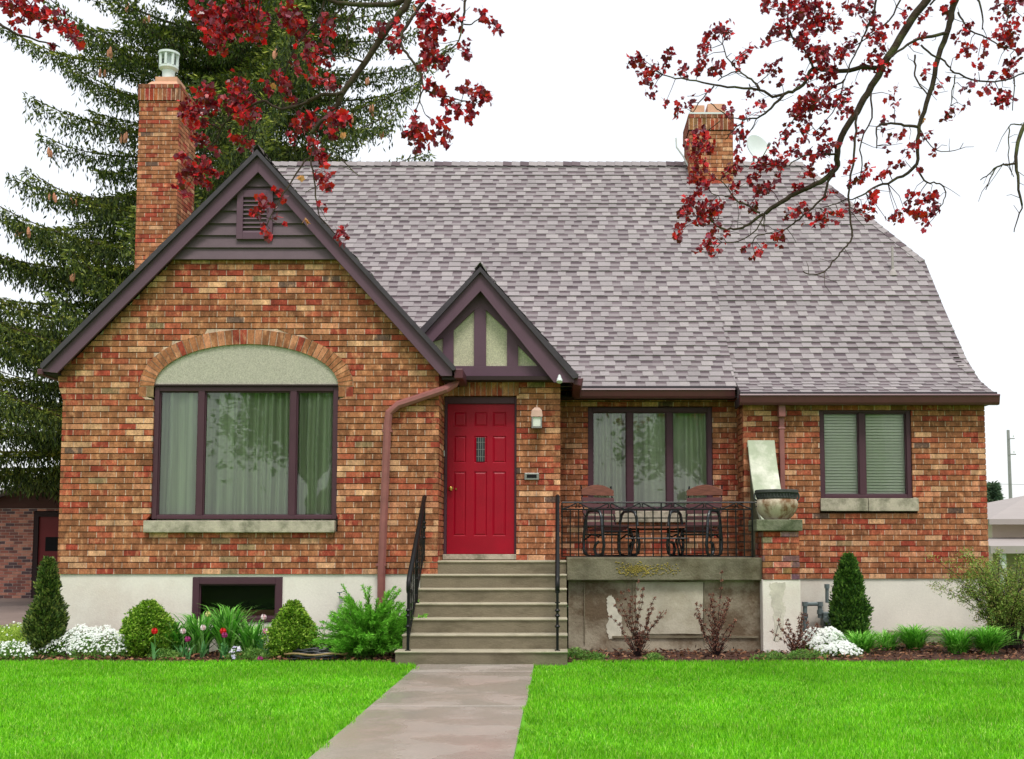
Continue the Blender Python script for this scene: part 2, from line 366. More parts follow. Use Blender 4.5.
# big window measures
wx0, wx1 = WX(150.5,YG,517), WX(338,YG,400); wz0, wz1 = WZ(519,YG), WZ(386,YG)
acx = (wx0+wx1)/2; aa = (wx1-wx0)/2; ab = WZ(344,YG)-wz1
ring = .195
bx0, bx1 = WX(192,YG,600), WX(282,YG,600); bz0 = WZ(622,YG)
def holes_gable(z):
    h = []
    if wz0-.15 < z < wz0: h.append((wx0-.06,wx1+.02))
    if wz0 <= z <= wz1: h.append((wx0,wx1))
    if wz1 < z < wz1+ab+ring:
        t = (z-wz1)/(ab+ring); xx = (aa+ring)*math.sqrt(max(0,1-t*t)); h.append((acx-xx, acx+xx))
    if wz1-.14 < z <= wz1: h = [(acx-aa-ring, acx+aa+ring)]
    return h
def sp_gable(z):
    lo, hi = XL, XG
    if z > 3.1:                                    # corbelled eave courses
        lo -= min(.07, max(0,(z-3.2))*.35)
    lo = max(lo, xl_at(z+.22)); hi = min(hi, xr_at(z+.20))
    return cut(lo, hi, holes_gable(z))
mb = MB()
brick_wall(mb, (0,YG,0), (1,0,0), (0,-1,0), sp_gable, ZB, ZS)
# arch ring: radial bricks
nv = 40
for i in range(nv):
    t0, t1 = math.pi*i/nv, math.pi*(i+1)/nv
    def ar(t, o): 
        nx, nz_ = math.cos(t)/aa, math.sin(t)/ab; l = math.hypot(nx,nz_)
        return (acx+aa*math.cos(t)+nx/l*o, wz1+ab*math.sin(t)+nz_/l*o)
    g = .035/ (nv/math.pi) * 1.2
    c = random.choices([PALC[0],PALC[1],PALC[5],PALC[2]], [.4,.15,.2,.22])[0]; k = random.uniform(.85,1.1)
    mb.prism([ar(t0+.008,.0),ar(t1-.008,.0),ar(t1-.006,ring-.01),ar(t0+.006,ring-.01)], YG-.004, YG+.09, tuple(q*k for q in c))
pts_in = [ar(math.pi*i/nv, 0.0) for i in range(nv+1)]; pts_out = [ar(math.pi*i/nv, ring) for i in range(nv+1)]
for i in range(nv): mb.prism([pts_in[i],pts_in[i+1],pts_out[i+1],pts_out[i]], YG+.010, YG+.085, MORT)
for sx in (-1,1):                                   # springer bricks standing under the ring
    xa = acx+sx*(aa+.005); xb = acx+sx*(aa+ring-.005); xm = (xa+xb)/2
    for (p,q,c) in ((xa,xm-sx*.005,PALC[6 if sx<0 else 0]),(xm+sx*.005,xb,PALC[0 if sx<0 else 2])):
        mb.prism([(p,wz1-.135),(q,wz1-.135),(q,wz1-.008),(p,wz1-.008)], YG-.001, YG+.09, tuple(.85*k for k in c))
    mb.prism([(xa,wz1-.14),(xb,wz1-.14),(xb,wz1),(xa,wz1)], YG+.01, YG+.088, MORT)
# right return of the gable and its left flank
brick_wall(mb, (XG,YG+.001,0), (0,1,0), (1,0,0), lambda z: [(0,YP-YG)], ZB, 3.6, phase=.1)
brick_wall(mb, (XL,YG+.001,0), (0,1,0), (-1,0,0), lambda z: [(0,4.4)], ZB, 3.75, phase=.1)
obj('front_gable_wall', mb, M_brick, house)
# door vestibule wall
dx0, dx1 = WX(443.5,YV), WX(516.5,YV); dz0, dz1 = WZ(558,YV), WZ(396,YV)
ZVT = WZ(378,YV)
mb = MB()
lint0 = WZ(395.5,YV); lint1 = WZ(379,YV)
def sp_v(z):
    h = []
    if z < lint0: h.append((dx0,dx1))
    elif z < lint1: h.append((dx0-.1, dx1+.02))
    return cut(XG, XV, h)
brick_wall(mb, (0,YV,0), (1,0,0), (0,-1,0), sp_v, 1.0, ZVT+.05, phase=.06)
x = dx0-.095
while x < dx1+.01:
    c = random.choices([PALC[0],PALC[2],PALC[5],PALC[3],PALC[4]], [.35,.2,.2,.2,.1])[0]
    mb.prism([(x,lint0),(x+.062,lint0),(x+.062,lint1-.004),(x,lint1-.004)], YV-.003, YV+.09, c); x += .0735
mb.box(dx0-.1, dx1+.02, YV+.008, YV+.088, lint0+.001, lint1, MORT)
brick_wall(mb, (XV,YV+.001,0), (0,1,0), (1,0,0), lambda z: [(0,YP-YV)], 1.0, ZVT+.1, phase=.03)
obj('door_bay_wall', mb, M_brick, house)
# porch back wall
pwx0, pwx1 = WX(588,YP), WX(713,YP); pwz0, pwz1 = WZ(511,YP), WZ(407,YP)
def sp_p(z):
    h = []
    if pwz0 < z < pwz1: h.append((pwx0,pwx1))
    if pwz0-.16 < z <= pwz0: h.append((pwx0-.05,pwx1+.05))
    return cut(XV, XW+.2, h)
mb = MB(); brick_wall(mb, (0,YP,0), (1,0,0), (0,-1,0), sp_p, 1.0, 3.75, phase=.02)
obj('porch_wall', mb, M_brick, house)
# wing
vx0, vx1 = WX(820,YW,450), WX(912,YW,450); vz0, vz1 = WZ(498,YW), WZ(408,YW)
def sp_w(z):
    h = []
    if vz0 < z < vz1: h.append((vx0,vx1))
    if vz0-.19 < z <= vz0: h.append((vx0-.01,vx1+.06))
    return cut(XW, XR, h)
mb = MB(); brick_wall(mb, (0,YW,0), (1,0,0), (0,-1,0), sp_w, WZ(578.5,YW), 3.5, phase=.11)
brick_wall(mb, (XW,YW+.001,0), (0,1,0), (-1,0,0), lambda z: [(0,YP-YW)], .95, 3.55, phase=.1)
obj('wing_wall', mb, M_brick, house)
# roof profile (front slope of the main roof), measured along the right verge
k_ = 16.05/16.0
PROF = [(16.0*k_,3.475),(16.56*k_,3.735),(17.06*k_,4.13),(17.57*k_,4.66),(18.07*k_,5.18),(18.87*k_,6.07)]
sl_ = (6.07-5.18)/(.80*k_)
yy = PROF[-1][0]
while WZ(164.5, yy) > PROF[-1][1]+sl_*(yy-PROF[-1][0]): yy += .01
YR, ZR = yy, PROF[-1][1]+sl_*(yy-PROF[-1][0])
PROF.append((YR, ZR)); XRR = 6.125; XRL = -6.75
XE = WX(803,YR,166); XEL = WX(272,YR,166)
YC0, ZC0 = PROF[5]
PROFP = [(16.42, WZ(387,16.42)), PROF[3], PROF[4], PROF[5], PROF[6]]
def prof_fns(P):
    L = [0]
    for a, b in zip(P[:-1], P[1:]): L.append(L[-1]+math.hypot(b[0]-a[0], b[1]-a[1]))
    def yz(s):
        s = max(0,min(L[-1],s))
        for i in range(len(P)-1):
            if s <= L[i+1]+1e-9: break
        t = (s-L[i])/(L[i+1]-L[i]); return P[i][0]+t*(P[i+1][0]-P[i][0]), P[i][1]+t*(P[i+1][1]-P[i][1]), i
    def pos(x, s): y, z, i = yz(s); return (x, y, z)
    def nrm(s):
        i = yz(s)[2]; dy, dz = P[i+1][0]-P[i][0], P[i+1][1]-P[i][1]; l = math.hypot(dy,dz); return (0,-dz/l,dy/l)
    return pos, nrm, L[-1], yz
XJ = WX(741,16.05,390)
mb = MB()
def clipR(yz):
    def f(s):
        y, z, i = yz(s)
        return XRR if z <= ZC0 else XRR+(XE-XRR)*(z-ZC0)/(ZR-ZC0)
    return f
def clipL(yz):
    def f(s):
        y, z, i = yz(s)
        return XRL if z <= ZC0 else XRL+(XEL-XRL)*(z-ZC0)/(ZR-ZC0)
    return f
pos, nrm, Ls, yz = prof_fns(PROF)
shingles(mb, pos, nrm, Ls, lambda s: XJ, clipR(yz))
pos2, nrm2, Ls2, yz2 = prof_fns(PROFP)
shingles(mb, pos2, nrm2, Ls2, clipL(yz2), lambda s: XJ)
# cheek where the wing eave kicks out
ck = [PROF[0],PROF[1],PROF[2],PROF[3],(16.42,PROFP[0][1]-.02)]
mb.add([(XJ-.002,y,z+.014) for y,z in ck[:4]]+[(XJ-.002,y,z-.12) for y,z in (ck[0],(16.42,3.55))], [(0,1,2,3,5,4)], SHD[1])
# decking, back slope, hips
BK = [(2*YR-y,z) for y,z in PROFP[::-1]]
for P in (PROF, ):
    for a, b in zip(P[:-1],P[1:]):
        za, zb = (XRR if a[1]<=ZC0 else XRR+(XE-XRR)*(a[1]-ZC0)/(ZR-ZC0)), (XRR if b[1]<=ZC0 else XRR+(XE-XRR)*(b[1]-ZC0)/(ZR-ZC0))
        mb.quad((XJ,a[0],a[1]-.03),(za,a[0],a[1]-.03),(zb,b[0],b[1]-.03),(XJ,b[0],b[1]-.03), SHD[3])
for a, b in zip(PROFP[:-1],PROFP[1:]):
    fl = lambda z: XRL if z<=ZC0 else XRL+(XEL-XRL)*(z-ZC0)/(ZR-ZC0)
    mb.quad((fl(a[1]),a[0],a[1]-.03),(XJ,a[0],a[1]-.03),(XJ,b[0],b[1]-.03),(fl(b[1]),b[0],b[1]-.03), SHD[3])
fr_ = lambda z: XRR if z<=ZC0 else XRR+(XE-XRR)*(z-ZC0)/(ZR-ZC0)
for a, b in zip(BK[:-1],BK[1:]):
    mb.quad((fl(a[1]),a[0],a[1]),(fr_(a[1]),a[0],a[1]),(fr_(b[1]),b[0],b[1]),(fl(b[1]),b[0],b[1]), SH[3])
for xe, xr_, sgn in ((XE,XRR,1),(XEL,XRL,-1)):
    yb = 2*YR-YC0
    Bv = Vector((xe-xr_, 0, ZR-ZC0)); ps, nm = plane_fn((xr_,YR,ZC0),(0,1,0),Bv); Lh = Bv.length
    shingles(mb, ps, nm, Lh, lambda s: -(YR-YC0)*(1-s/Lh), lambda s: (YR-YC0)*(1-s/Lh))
obj('roof', mb, M_roof, house)
# ridge and hip caps
def caps(mb, a, b, w_=.15, n1=(0,-1,1), n2=(0,1,1), step=.16):
    a, b = Vector(a), Vector(b); d = b-a; n = max(1,int(d.length/step)); 
    n1, n2 = Vector(n1).normalized(), Vector(n2).normalized()
    up = Vector((0,0,1))
    for i in range(n):
        p, q = a+d*(i/n), a+d*((i+1)/n); c = random.choice(SH+SHD[:2])
        t = d.normalized(); s1 = t.cross(n1).normalized(); s2 = t.cross(n2).normalized()
        if s1.z > 0: s1 = -s1
        if s2.z > 0: s2 = -s2
        l1 = up*.03; l2 = up*.018
        mb.add([p+l1,q+l2,q+l2+s1*w_,p+l1+s1*w_,q+l2+s2*w_,p+l1+s2*w_, p+l1+s1*w_-up*.02, p+s2*w_-up*.02], [(0,1,2,3),(0,5,4,1),(0,3,6),(0,7,5)], c)
mb = MB()
na = (0,-sl_,1); nb = (0,sl_,1)
caps(mb, (XEL,YR,ZR+.03), (XE,YR,ZR+.03), n1=na, n2=nb, w_=.15)
nh = (ZR-ZC0, 0, XRR-XE)
caps(mb, (XRR,YC0,ZC0), (XE,YR,ZR), n1=na, n2=nh, w_=.12)
nh2 = (-(ZR-ZC0), 0, XEL-XRL)
caps(mb, (XRL,YC0,ZC0), (XEL,YR,ZR), n1=na, n2=nh2, w_=.12)
obj('ridge_cap', mb, M_roof, house)
# verge boards, end walls, back wall
for xs, sg in ((XRR,1),(XRL,-1)):
  for m1 in (0,1):
    mb = MB()
    for P in (PROF[:6] if sg>0 else PROFP[:4],):
        for a, b in zip(P[:-1],P[1:]):
            if 1:
                ya, yb2 = (a[0],b[0]) if m1==0 else (2*YR-a[0],2*YR-b[0])
                mb.add([(xs,ya,a[1]),(xs,yb2,b[1]),(xs,yb2,b[1]-.16),(xs,ya,a[1]-.16),(xs-sg*.03,ya,a[1]-.01),(xs-sg*.03,yb2,b[1]-.01),(xs-sg*.03,yb2,b[1]-.16),(xs-sg*.03,ya,a[1]-.16)],
                       [(0,1,2,3),(4,5,6,7),(3,2,6,7)])
    obj('verge_board', mb, M_trim, house)
def zprof(y):
    if y > YR: y = 2*YR-y
    for a, b in zip(PROFP[:-1],PROFP[1:]):
        if y <= b[0]: return a[1]+(y-a[0])*(b[1]-a[1])/(b[0]-a[0])
    return ZR
def yin(z):
    for a, b in zip(PROFP[:-1],PROFP[1:]):
        if z <= b[1]: return a[0]+(z-a[1])*(b[0]-a[0])/(b[1]-a[1])
    return YR
mb = MB()
brick_wall(mb, (XR,0,0), (0,1,0), (1,0,0), lambda z: [(max(YW, yin(z+.1)), min(YB, 2*YR-yin(z+.1)))], WZ(578.5,YW), 5.95, phase=.05)
brick_wall(mb, (XML,0,0), (0,1,0), (-1,0,0), lambda z: [(max(18.6, yin(z+.1)), min(YB, 2*YR-yin(z+.1)))], ZB, 5.9)
mb.box(XML+.05,XR-.05,YB-.1,YB,0,3.6,PALC[0])
mb.box(XML+.05,XML+.1,18,19,0,6,PALC[0])
obj('end_wall', mb, M_brick, house)
# concrete foundation (basement wall)
mb = MB()
Yf = YG+.02
zt = ZB
mb.box(XL+.03,bx0,Yf,Yf+.2,-.1,zt-.002); mb.box(bx1,XG-.03,Yf,Yf+.2,-.1,zt-.002); mb.box(bx0,bx1,Yf,Yf+.2,-.1,bz0); mb.box(bx0,bx1,Yf+.001,Yf+.2,WZ(577,YG),zt-.002)
mb.box(XL+.03,XL+.23,Yf+.2,18.9,-.1,zt-.002); mb.box(XG-.23,XG-.03,Yf+.2,YV,-.1,zt-.002)
zw = WZ(578.5,YW)
obj('foundation', mb, M_conc, house); mb = MB()
mb.box(XW+.02,XR-.04,YW+.02,YW+.3,-.1,zw-.002); mb.box(XR-.3,XR-.041,YW+.301,YB,-.1,zw-.002); obj('foundation', mb, M_conc, house); mb = MB(); mb.box(XML+.04,XML+.3,18.9,YB,-.1,zt-.002)
obj('foundation', mb, M_conc, house)
# ---- front gable: boards, siding, vent, roof
mb = MB()
def wp(pts, Y): return [W(a,b,Y) for a,b in pts]
Yb = 14.45
mb.prism(wp([(258,154.5),(258,172),(57,373),(43,371.5),(43,367.5)],Yb), Yb, Yb+.04)
mb.prism(wp([(258,154.5),(452,368),(452,376),(441,376),(258,172)],Yb), Yb, Yb+.04)
obj('bargeboard', mb, M_trim, house, bevel=.004)
mb = MB()
mb.prism(wp([(258,150.5),(258,156),(44,369),(42,368),(42,364.5)],Yb), Yb-.05, Yb+.3)
mb.prism(wp([(258,150.5),(455.5,367),(456,370),(453,371),(258,156)],Yb), Yb-.05, Yb+.3)
obj('roof_edge', mb, M_edge, house)
mb = MB()
A0 = (apx[0], 14.42, apx[1]+.0)
for sg, tp in ((-1,lt),(1,rt)):
    dn = Vector((tp[0]-apx[0],0,tp[1]-apx[1])); Lr = dn.length
    O = Vector((tp[0],14.42,tp[1]+.035)); ps, nm = plane_fn(O,(0,1,0),-dn)
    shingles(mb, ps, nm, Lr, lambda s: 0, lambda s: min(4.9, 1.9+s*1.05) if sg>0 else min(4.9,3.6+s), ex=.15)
    mb.quad(tuple(ps(0,0)-Vector((0,0,.04))), tuple(ps(1.9 if sg>0 else 4,0)-Vector((0,0,.04))), (apx[0],19.2,apx[1]), (apx[0],14.42,apx[1]), SHD[2])
caps(mb, (apx[0],14.40,apx[1]+.06), (apx[0],19.3,apx[1]+.06), w_=.13, n1=(-1,0,1), n2=(1,0,1))
obj('gable_roof', mb, M_roof, house)
# siding boards
ybs = [259.5,247.8,235.5,223.6,211,198.6,187,176.5,166]
Ys = YG-.05
mb = MB()
for a, b in zip(ybs[:-1],ybs[1:]):
    z0_, z1_ = WZ(a,Ys), WZ(b,Ys)
    xa, xb = xl_at(z0_+.12), xr_at(z0_+.12); xc, xd = xl_at(z1_+.1), xr_at(z1_+.1)
    if xc > xd: xc = xd = apx[0]
    mb.add([(xa,Ys-.022,z0_),(xb,Ys-.022,z0_),(xd,Ys+.012,z1_+.012),(xc,Ys+.012,z1_+.012),(xa,Ys+.02,z0_),(xb,Ys+.02,z0_)], [(0,1,2,3),(4,5,1,0)])
mb.prism([(xl_at(ZS+.1),ZS+.0),(xr_at(ZS+.1),ZS+.0),(apx[0],apx[1]-.1)], Ys+.021, Ys+.15)
obj('gable_siding', mb, M_siding, house)
mb = MB(); zz = WZ(260.5,Ys)
vent = MB(); Yv = Ys-.05
vx = [WX(236.5,Yv,215), WX(242.8,Yv,215), WX(266.5,Yv,215), WX(272.5,Yv,215)]; vz = [WZ(239,Yv),WZ(232,Yv),WZ(197,Yv),WZ(190,Yv)]
vent.box(vx[0],vx[1],Yv,Yv+.05,vz[0],vz[3]); vent.box(vx[2],vx[3],Yv,Yv+.05,vz[0],vz[3])
vent.box(vx[1],vx[2],Yv,Yv+.05,vz[0],vz[1]); vent.box(vx[1],vx[2],Yv,Yv+.05,vz[2],vz[3])
vo = obj('gable_vent', vent, M_trim, house, bevel=.004)
mb = MB(); n = 8
for i in range(n):
    z0_ = vz[1]+(vz[2]-vz[1])*i/n; h = (vz[2]-vz[1])/n
    mb.add([(vx[1],Yv+.008,z0_),(vx[2],Yv+.008,z0_),(vx[2],Yv+.045,z0_+h*.7),(vx[1],Yv+.045,z0_+h*.7),(vx[1],Yv+.016,z0_-.004),(vx[2],Yv+.016,z0_-.004)],[(0,1,2,3),(4,5,1,0)])
mb.quad((vx[1],Yv+.0465,vz[1]),(vx[2],Yv+.0465,vz[1]),(vx[2],Yv+.0465,vz[2]),(vx[1],Yv+.0465,vz[2]),(.05,.04,.04))
obj('louvre', mb, M_siding, vo)
# soffits and end details of the gable
mb = MB()
for tp, sg in ((lt,-1),(rt,1)):
    mb = MB(); mb.box(min(tp[0],tp[0]-sg*.17), max(tp[0],tp[0]-sg*.17), Yb+.04, 15.2 if sg>0 else 18.8, tp[1]-.09, tp[1]-.06)
    obj('soffit', mb, M_dark, house)
mb = MB(); gx = WX(456,14.5,372)
mb.box(gx-.02,gx+.09,14.46,15.22,WZ(379,14.5),WZ(369,14.5)); obj('side_gutter', mb, M_gutter, house, bevel=.012); mb = MB(); mb.box(lt[0]-.08,lt[0]+.0,14.46,18.6,lt[1]-.1,lt[1]-.02)
obj('side_gutter', mb, M_gutter, house, bevel=.012)
# ---- small door gable
Yd = 14.98
sa = W(480.5,268,Yd)
mb = MB()
mb.prism(wp([(480.5,271),(574,377),(574,382.5),(554,382.5),(480.5,291),(424,351),(414,343)],Yd), Yd, Yd+.04)
obj('door_gable_bargeboard', mb, M_trim, house, bevel=.004)
mb = MB()
mb.prism(wp([(480.5,267.5),(480.5,272.5),(420,339),(414,336)],Yd), Yd-.05, Yd+.3)
mb.prism(wp([(480.5,267.5),(577.5,375),(578,378),(573,379),(480.5,272.5)],Yd), Yd-.05, Yd+.3)
obj('door_gable_roof_edge', mb, M_edge, house)
mb = MB()
rt2 = W(578,377,Yd); lt2 = (2*sa[0]-rt2[0], rt2[1])
for sg, tp in ((-1,lt2),(1,rt2)):
    dn = Vector((tp[0]-sa[0],0,tp[1]-sa[1])); Lr = dn.length
    O = Vector((tp[0],Yd-.04,tp[1]+.02)); ps, nm = plane_fn(O,(0,1,0),-dn)
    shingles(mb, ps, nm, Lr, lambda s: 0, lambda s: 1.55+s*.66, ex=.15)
    mb.quad(tuple(ps(0,0)-Vector((0,0,.02))), tuple(ps(1.55,0)-Vector((0,0,.02))), (sa[0],18.0,sa[1]), (sa[0],Yd,sa[1]), SHD[2])
caps(mb, (sa[0],Yd-.05,sa[1]+.04), (sa[0],18.0,sa[1]+.04), w_=.11, n1=(-1,0,1), n2=(1,0,1))
obj('door_gable_roof', mb, M_roof, house)
# half timbering: stucco behind, timbers in front
Yt = 15.12
mb = MB(); mb.prism(wp([(480.5,288),(556,368),(448,368),(424,346)],Yt+.04), Yt+.04, Yt+.1)
obj('stucco_panel', mb, M_stucco, house)
mb = MB()
mb.prism(wp([(440,366),(562,366),(562,379.5),(440,379.5)],Yt), Yt-.004, Yt+.13)                 # tie beam
mb.prism(wp([(474,302),(486,302),(486,366),(474,366)],Yt), Yt, Yt+.04)             # king post
mb.prism(wp([(507,322),(518,334),(518,366),(507,366)],Yt), Yt, Yt+.04)
mb.prism(wp([(443,335),(453.5,328),(453.5,366),(443,366)],Yt), Yt, Yt+.04)
mb.prism(wp([(480,281),(480,305),(474.5,310),(453.5,330),(443,338),(424,345)],Yt), Yt-.003, Yt+.037)
mb.prism(wp([(480,281),(565,372),(540,368),(518,345.5),(507,330),(486,310),(480,305)],Yt), Yt-.003, Yt+.037)
obj('timber_frame', mb, M_trim, house, bevel=.003)
mb = MB(); mb.prism(wp([(440,380),(570,380),(570,376),(440,376)],Yd+.05), Yd+.04, YV+.0); obj('door_gable_soffit', mb, M_dark, house)
mb = MB(); gx2 = WX(576,15,380); mb.prism([(gx2-.04,WZ(384,15)),(gx2+.07,WZ(386,15)),(gx2+.10,WZ(377.5,15)),(gx2-.04,WZ(377.5,15))], Yd+.05, 16.3)
obj('door_gable_gutter', mb, M_gutter, house, bevel=.01)
# ---- eaves gutters
def kgutter(x0, x1, Y0, za, zb):
    mb = MB(); d = .12; pr = [(Y0+.01,zb),(Y0,zb-.02),(Y0+.012,zb-.028),(Y0+.03,za+.03),(Y0+.045,za),(Y0+d,za),(Y0+d,zb)]
    vs = [(x0,y,z) for y,z in pr]+[(x1,y,z) for y,z in pr]; n = len(pr)
    mb.add(vs, [(i,(i+1)%n,n+(i+1)%n,n+i) for i in range(n)]+[tuple(range(n)),tuple(range(2*n-1,n-1,-1))])
    return obj('gutter', mb, M_gutter, house)
kgutter(XJ-.03, XRR+.04, 15.94, WZ(404.5,15.97), WZ(394,15.97))
kgutter(XV+.2, XJ-.04, 16.32, WZ(398,16.34), WZ(388.5,16.34))
mb = MB()
mb.box(XJ,XRR-.02,16.05,YW+.15,WZ(404.5,15.97)+.02,WZ(404.5,15.97)+.05); mb.box(XV,XJ,16.43,YP+.1,WZ(398,16.34)+.02,WZ(398,16.34)+.05)
mb.box(XJ-.02,XJ+.01,16.05,16.5,WZ(404.5,15.97)+.0,PROF[0][1]-.05)
obj('eave_soffit', mb, M_dark, house)
mb = MB(); mb.box(XJ-.02,XRR+.02,16.0,16.06,PROF[0][1]-.045,PROF[0][1]+.012); mb.box(XV+.2,XJ-.03,16.37,16.43,PROFP[0][1]-.045,PROFP[0][1]+.01)
obj('drip_edge', mb, M_edge, house)
# ---- downspouts
def flat_tube(mb, pts, wx=.075, wy=.055):
    mb.tube(pts, wx*.62, n=4)
mb = MB()
P1 = [(WX(457,14.6,374),14.75,WZ(374,14.75)), (WX(454,14.6,384),14.65,WZ(384,14.65)), (WX(446,14.55,389),14.54,WZ(389,14.54)), (WX(398,14.53,405),14.53,WZ(405,14.53)),
      (WX(389,14.53,413),14.53,WZ(413,14.53)), (WX(387.5,14.53,425),14.53,WZ(425,14.53)), (WX(381.5,14.53,570),14.53,WZ(572,14.53)), (WX(381,14.53,580),14.56,.55),(WX(380.5,14.53,580),14.56,.06)]
mb.tube(P1, .052, n=8)
for zc in (WZ(432,14.5),WZ(566,14.5)): mb.box(P1[5][0]-.065-(.0 if zc>2 else .06),P1[5][0]+.06-(.0 if zc>2 else .06),14.50,14.59,zc,zc+.03)
obj('downspout', mb, M_spout, house, smooth=False)
mb = MB(); x2 = WX(781,YW,440)
mb.box(x2-.055,x2+.04,YW-.16,YW-.02,WZ(418,YW),WZ(405,YW)); mb.box(x2-.035,x2+.035,YW-.085,YW-.012,.05,WZ(417,YW))
for zc in (WZ(430,YW),WZ(560,YW)): mb.box(x2-.05,x2+.05,YW-.09,YW-.002,zc,zc+.03)
obj('downspout', mb, M_spout, house, bevel=.01)
# ---- windows
def window(name, x0, x1, z0, z1, Y, mull, fw=.062, mw=.082, glass=M_glass, curtain='curtain', dp=.05, fcol=M_trimd, inset=.03):
    mb = MB(); y0 = Y+inset
    mb.box(x0,x0+fw,y0,y0+.1,z0,z1); mb.box(x1-fw,x1,y0,y0+.1,z0,z1); mb.box(x0+fw,x1-fw,y0+.001,y0+.1,z1-fw,z1); mb.box(x0+fw,x1-fw,y0+.001,y0+.1,z0,z0+fw*.75)
    for m in mull: mb.box(m-mw/2,m+mw/2,y0+.002,y0+.1,z0+fw*.75,z1-fw)
    wo_ = obj(name, mb, fcol, house, bevel=.006)
    ed = [x0+fw]+[q for m in mull for q in (m-mw/2,m+mw/2)]+[x1-fw]
    for i in range(0,len(ed),2):
        g = MB(); a, b = ed[i], ed[i+1]; c, d = z0+fw*.75, z1-fw; t = .014
        s = MB(); s.box(a,a+t,y0+.03,y0+.07,c,d); s.box(b-t,b,y0+.03,y0+.07,c,d); s.box(a+t,b-t,y0+.031,y0+.07,c,c+t); s.box(a+t,b-t,y0+.031,y0+.07,d-t,d)
        obj('sash', s, fcol, wo_)
        g.quad((a+t,y0+.05,c+t),(b-t,y0+.05,c+t),(b-t,y0+.05,d-t),(a+t,y0+.05,d-t)); obj('glass_pane', g, glass, wo_)
    mb = MB()
    if curtain == 'curtain':
        n = int((x1-x0)/.012); yc = y0+.17; row = []; ph = 0; zs = [z0-.05, z0+(z1-z0)*.5, z1+.05]
        for i in range(n+1):
            x = x0-.05+(x1-x0+.1)*i/n; ph += .55+.35*math.sin(x*3.1)+random.uniform(-.12,.12)
            y = yc+.02+.055*math.sin(ph*1.0)+.03*math.sin(ph*.31+1)
            row.append((x,y))
        vs = [(x+.01*math.sin(j*2+x*9), y+.006*j, z) for j, z in enumerate(zs) for x, y in row]
        fs = [(j*(n+1)+i, j*(n+1)+i+1, (j+1)*(n+1)+i+1, (j+1)*(n+1)+i) for j in range(2) for i in range(n)]
        mb.add(vs, fs); obj('curtain', mb, M_curt, wo_, smooth=True)
    elif curtain == 'blind':
        z = z0+.02
        while z < z1: mb.add([(x0+.05,y0+.10,z),(x1-.05,y0+.10,z),(x1-.05,y0+.120,z+.036),(x0+.05,y0+.120,z+.036)],[(0,1,2,3)]); z += .042
        obj('blind', mb, M_blind, wo_)
        mb = MB(); mb.box(x0+.01,x1-.01,y0+.2,y0+.21,z0,z1); obj('blind_backing', mb, M_curt, wo_)
    # dark room behind
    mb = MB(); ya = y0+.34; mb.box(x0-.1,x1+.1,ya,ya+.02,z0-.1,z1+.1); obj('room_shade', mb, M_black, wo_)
    return wo_
wA = window('picture_window', wx0,wx1,wz0,wz1,YG,[WX(199.5,YG,450),WX(292,YG,450)])
mb = MB()
arc = [ar(math.pi*i/nv,-.002) for i in range(nv+1)]; mb.prism(arc, YG+.025, YG+.09); obj('arch_panel', mb, M_stucco2, wA)
mb = MB(); mb.box(WX(145,YG,525),WX(335.5,YG,525),YG-.07,YG+.09,WZ(532.5,14.53),WZ(520.5,14.53)); obj('sill', mb, M_stone, wA, bevel=.008)
mb = MB(); mb.box(wx0-.0,wx1+.0,YG+.0,YG+.04,wz1-.0,wz1+.022); obj('head_flashing', mb, M_dark, wA)
wB = window('porch_window', pwx0,pwx1,pwz0,pwz1,YP,[WX(630,YP),WX(670,YP)], fw=.07, mw=.09)
mb = MB(); mb.box(pwx0-.06,pwx1+.06,YP-.06,YP+.09,pwz0-.165,pwz0-.0); obj('sill', mb, M_stone, wB, bevel=.008)
wC = window('wing_window', vx0,vx1,vz0,vz1,YW,[WX(863,YW,450)], fw=.065, mw=.09, curtain='blind', glass=M_glass2)
mb = MB(); mb.box(vx0-.015,(vx0+vx1)/2,YW-.06,YW+.09,vz0-.185,vz0-.005); mb.box((vx0+vx1)/2+.006,vx1+.06,YW-.061,YW+.09,vz0-.186,vz0-.005); obj('sill', mb, M_stone, wC, bevel=.006)
wD = window('basement_window', bx0,bx1,bz0,WZ(577.5,YG),Yf-.05,[], fw=.085, glass=M_glassd, curtain=None, inset=.03)
mb = MB(); mb.box(bx0+.1,bx1-.1,Yf+.22,Yf+.3,bz0+.02,WZ(611,YG)); obj('inner_shelf', mb, M_woodt, wD)
# ---- front door
df = MB(); fy = YV+.06
lx0, lx1 = WX(446.3,YV,480), WX(514.3,YV,480); lz1 = WZ(403,YV); lz0 = WZ(554,YV)
df.box(dx0,lx0,fy,fy+.1,dz0+.03,dz1); df.box(lx1,dx1,fy,fy+.1,dz0+.03,dz1); df.box(lx0,lx1,fy+.001,fy+.1,lz1,dz1)
dfo = obj('door_frame', df, M_trimd, house, bevel=.005)
mb = MB(); mb.box(dx0,dx1,YV-.04,YV+.16,dz0-.02,lz0-.004); obj('threshold', mb, M_stone, dfo, bevel=.006)
door = MB(); dy = fy+.035
LW, LH = lx1-lx0, lz1-lz0
door.box(lx0+.003,lx1-.003,dy+.012,dy+.045,lz0,lz1-.003)
def fz(py): return WZ(py,YV+.1)
def fx(px): return WX(px,YV+.1,480)
cols = [(453.5,466),(474,487),(492.5,506)]; rows = [(412,426.5),(436,463),(471.5,536)]
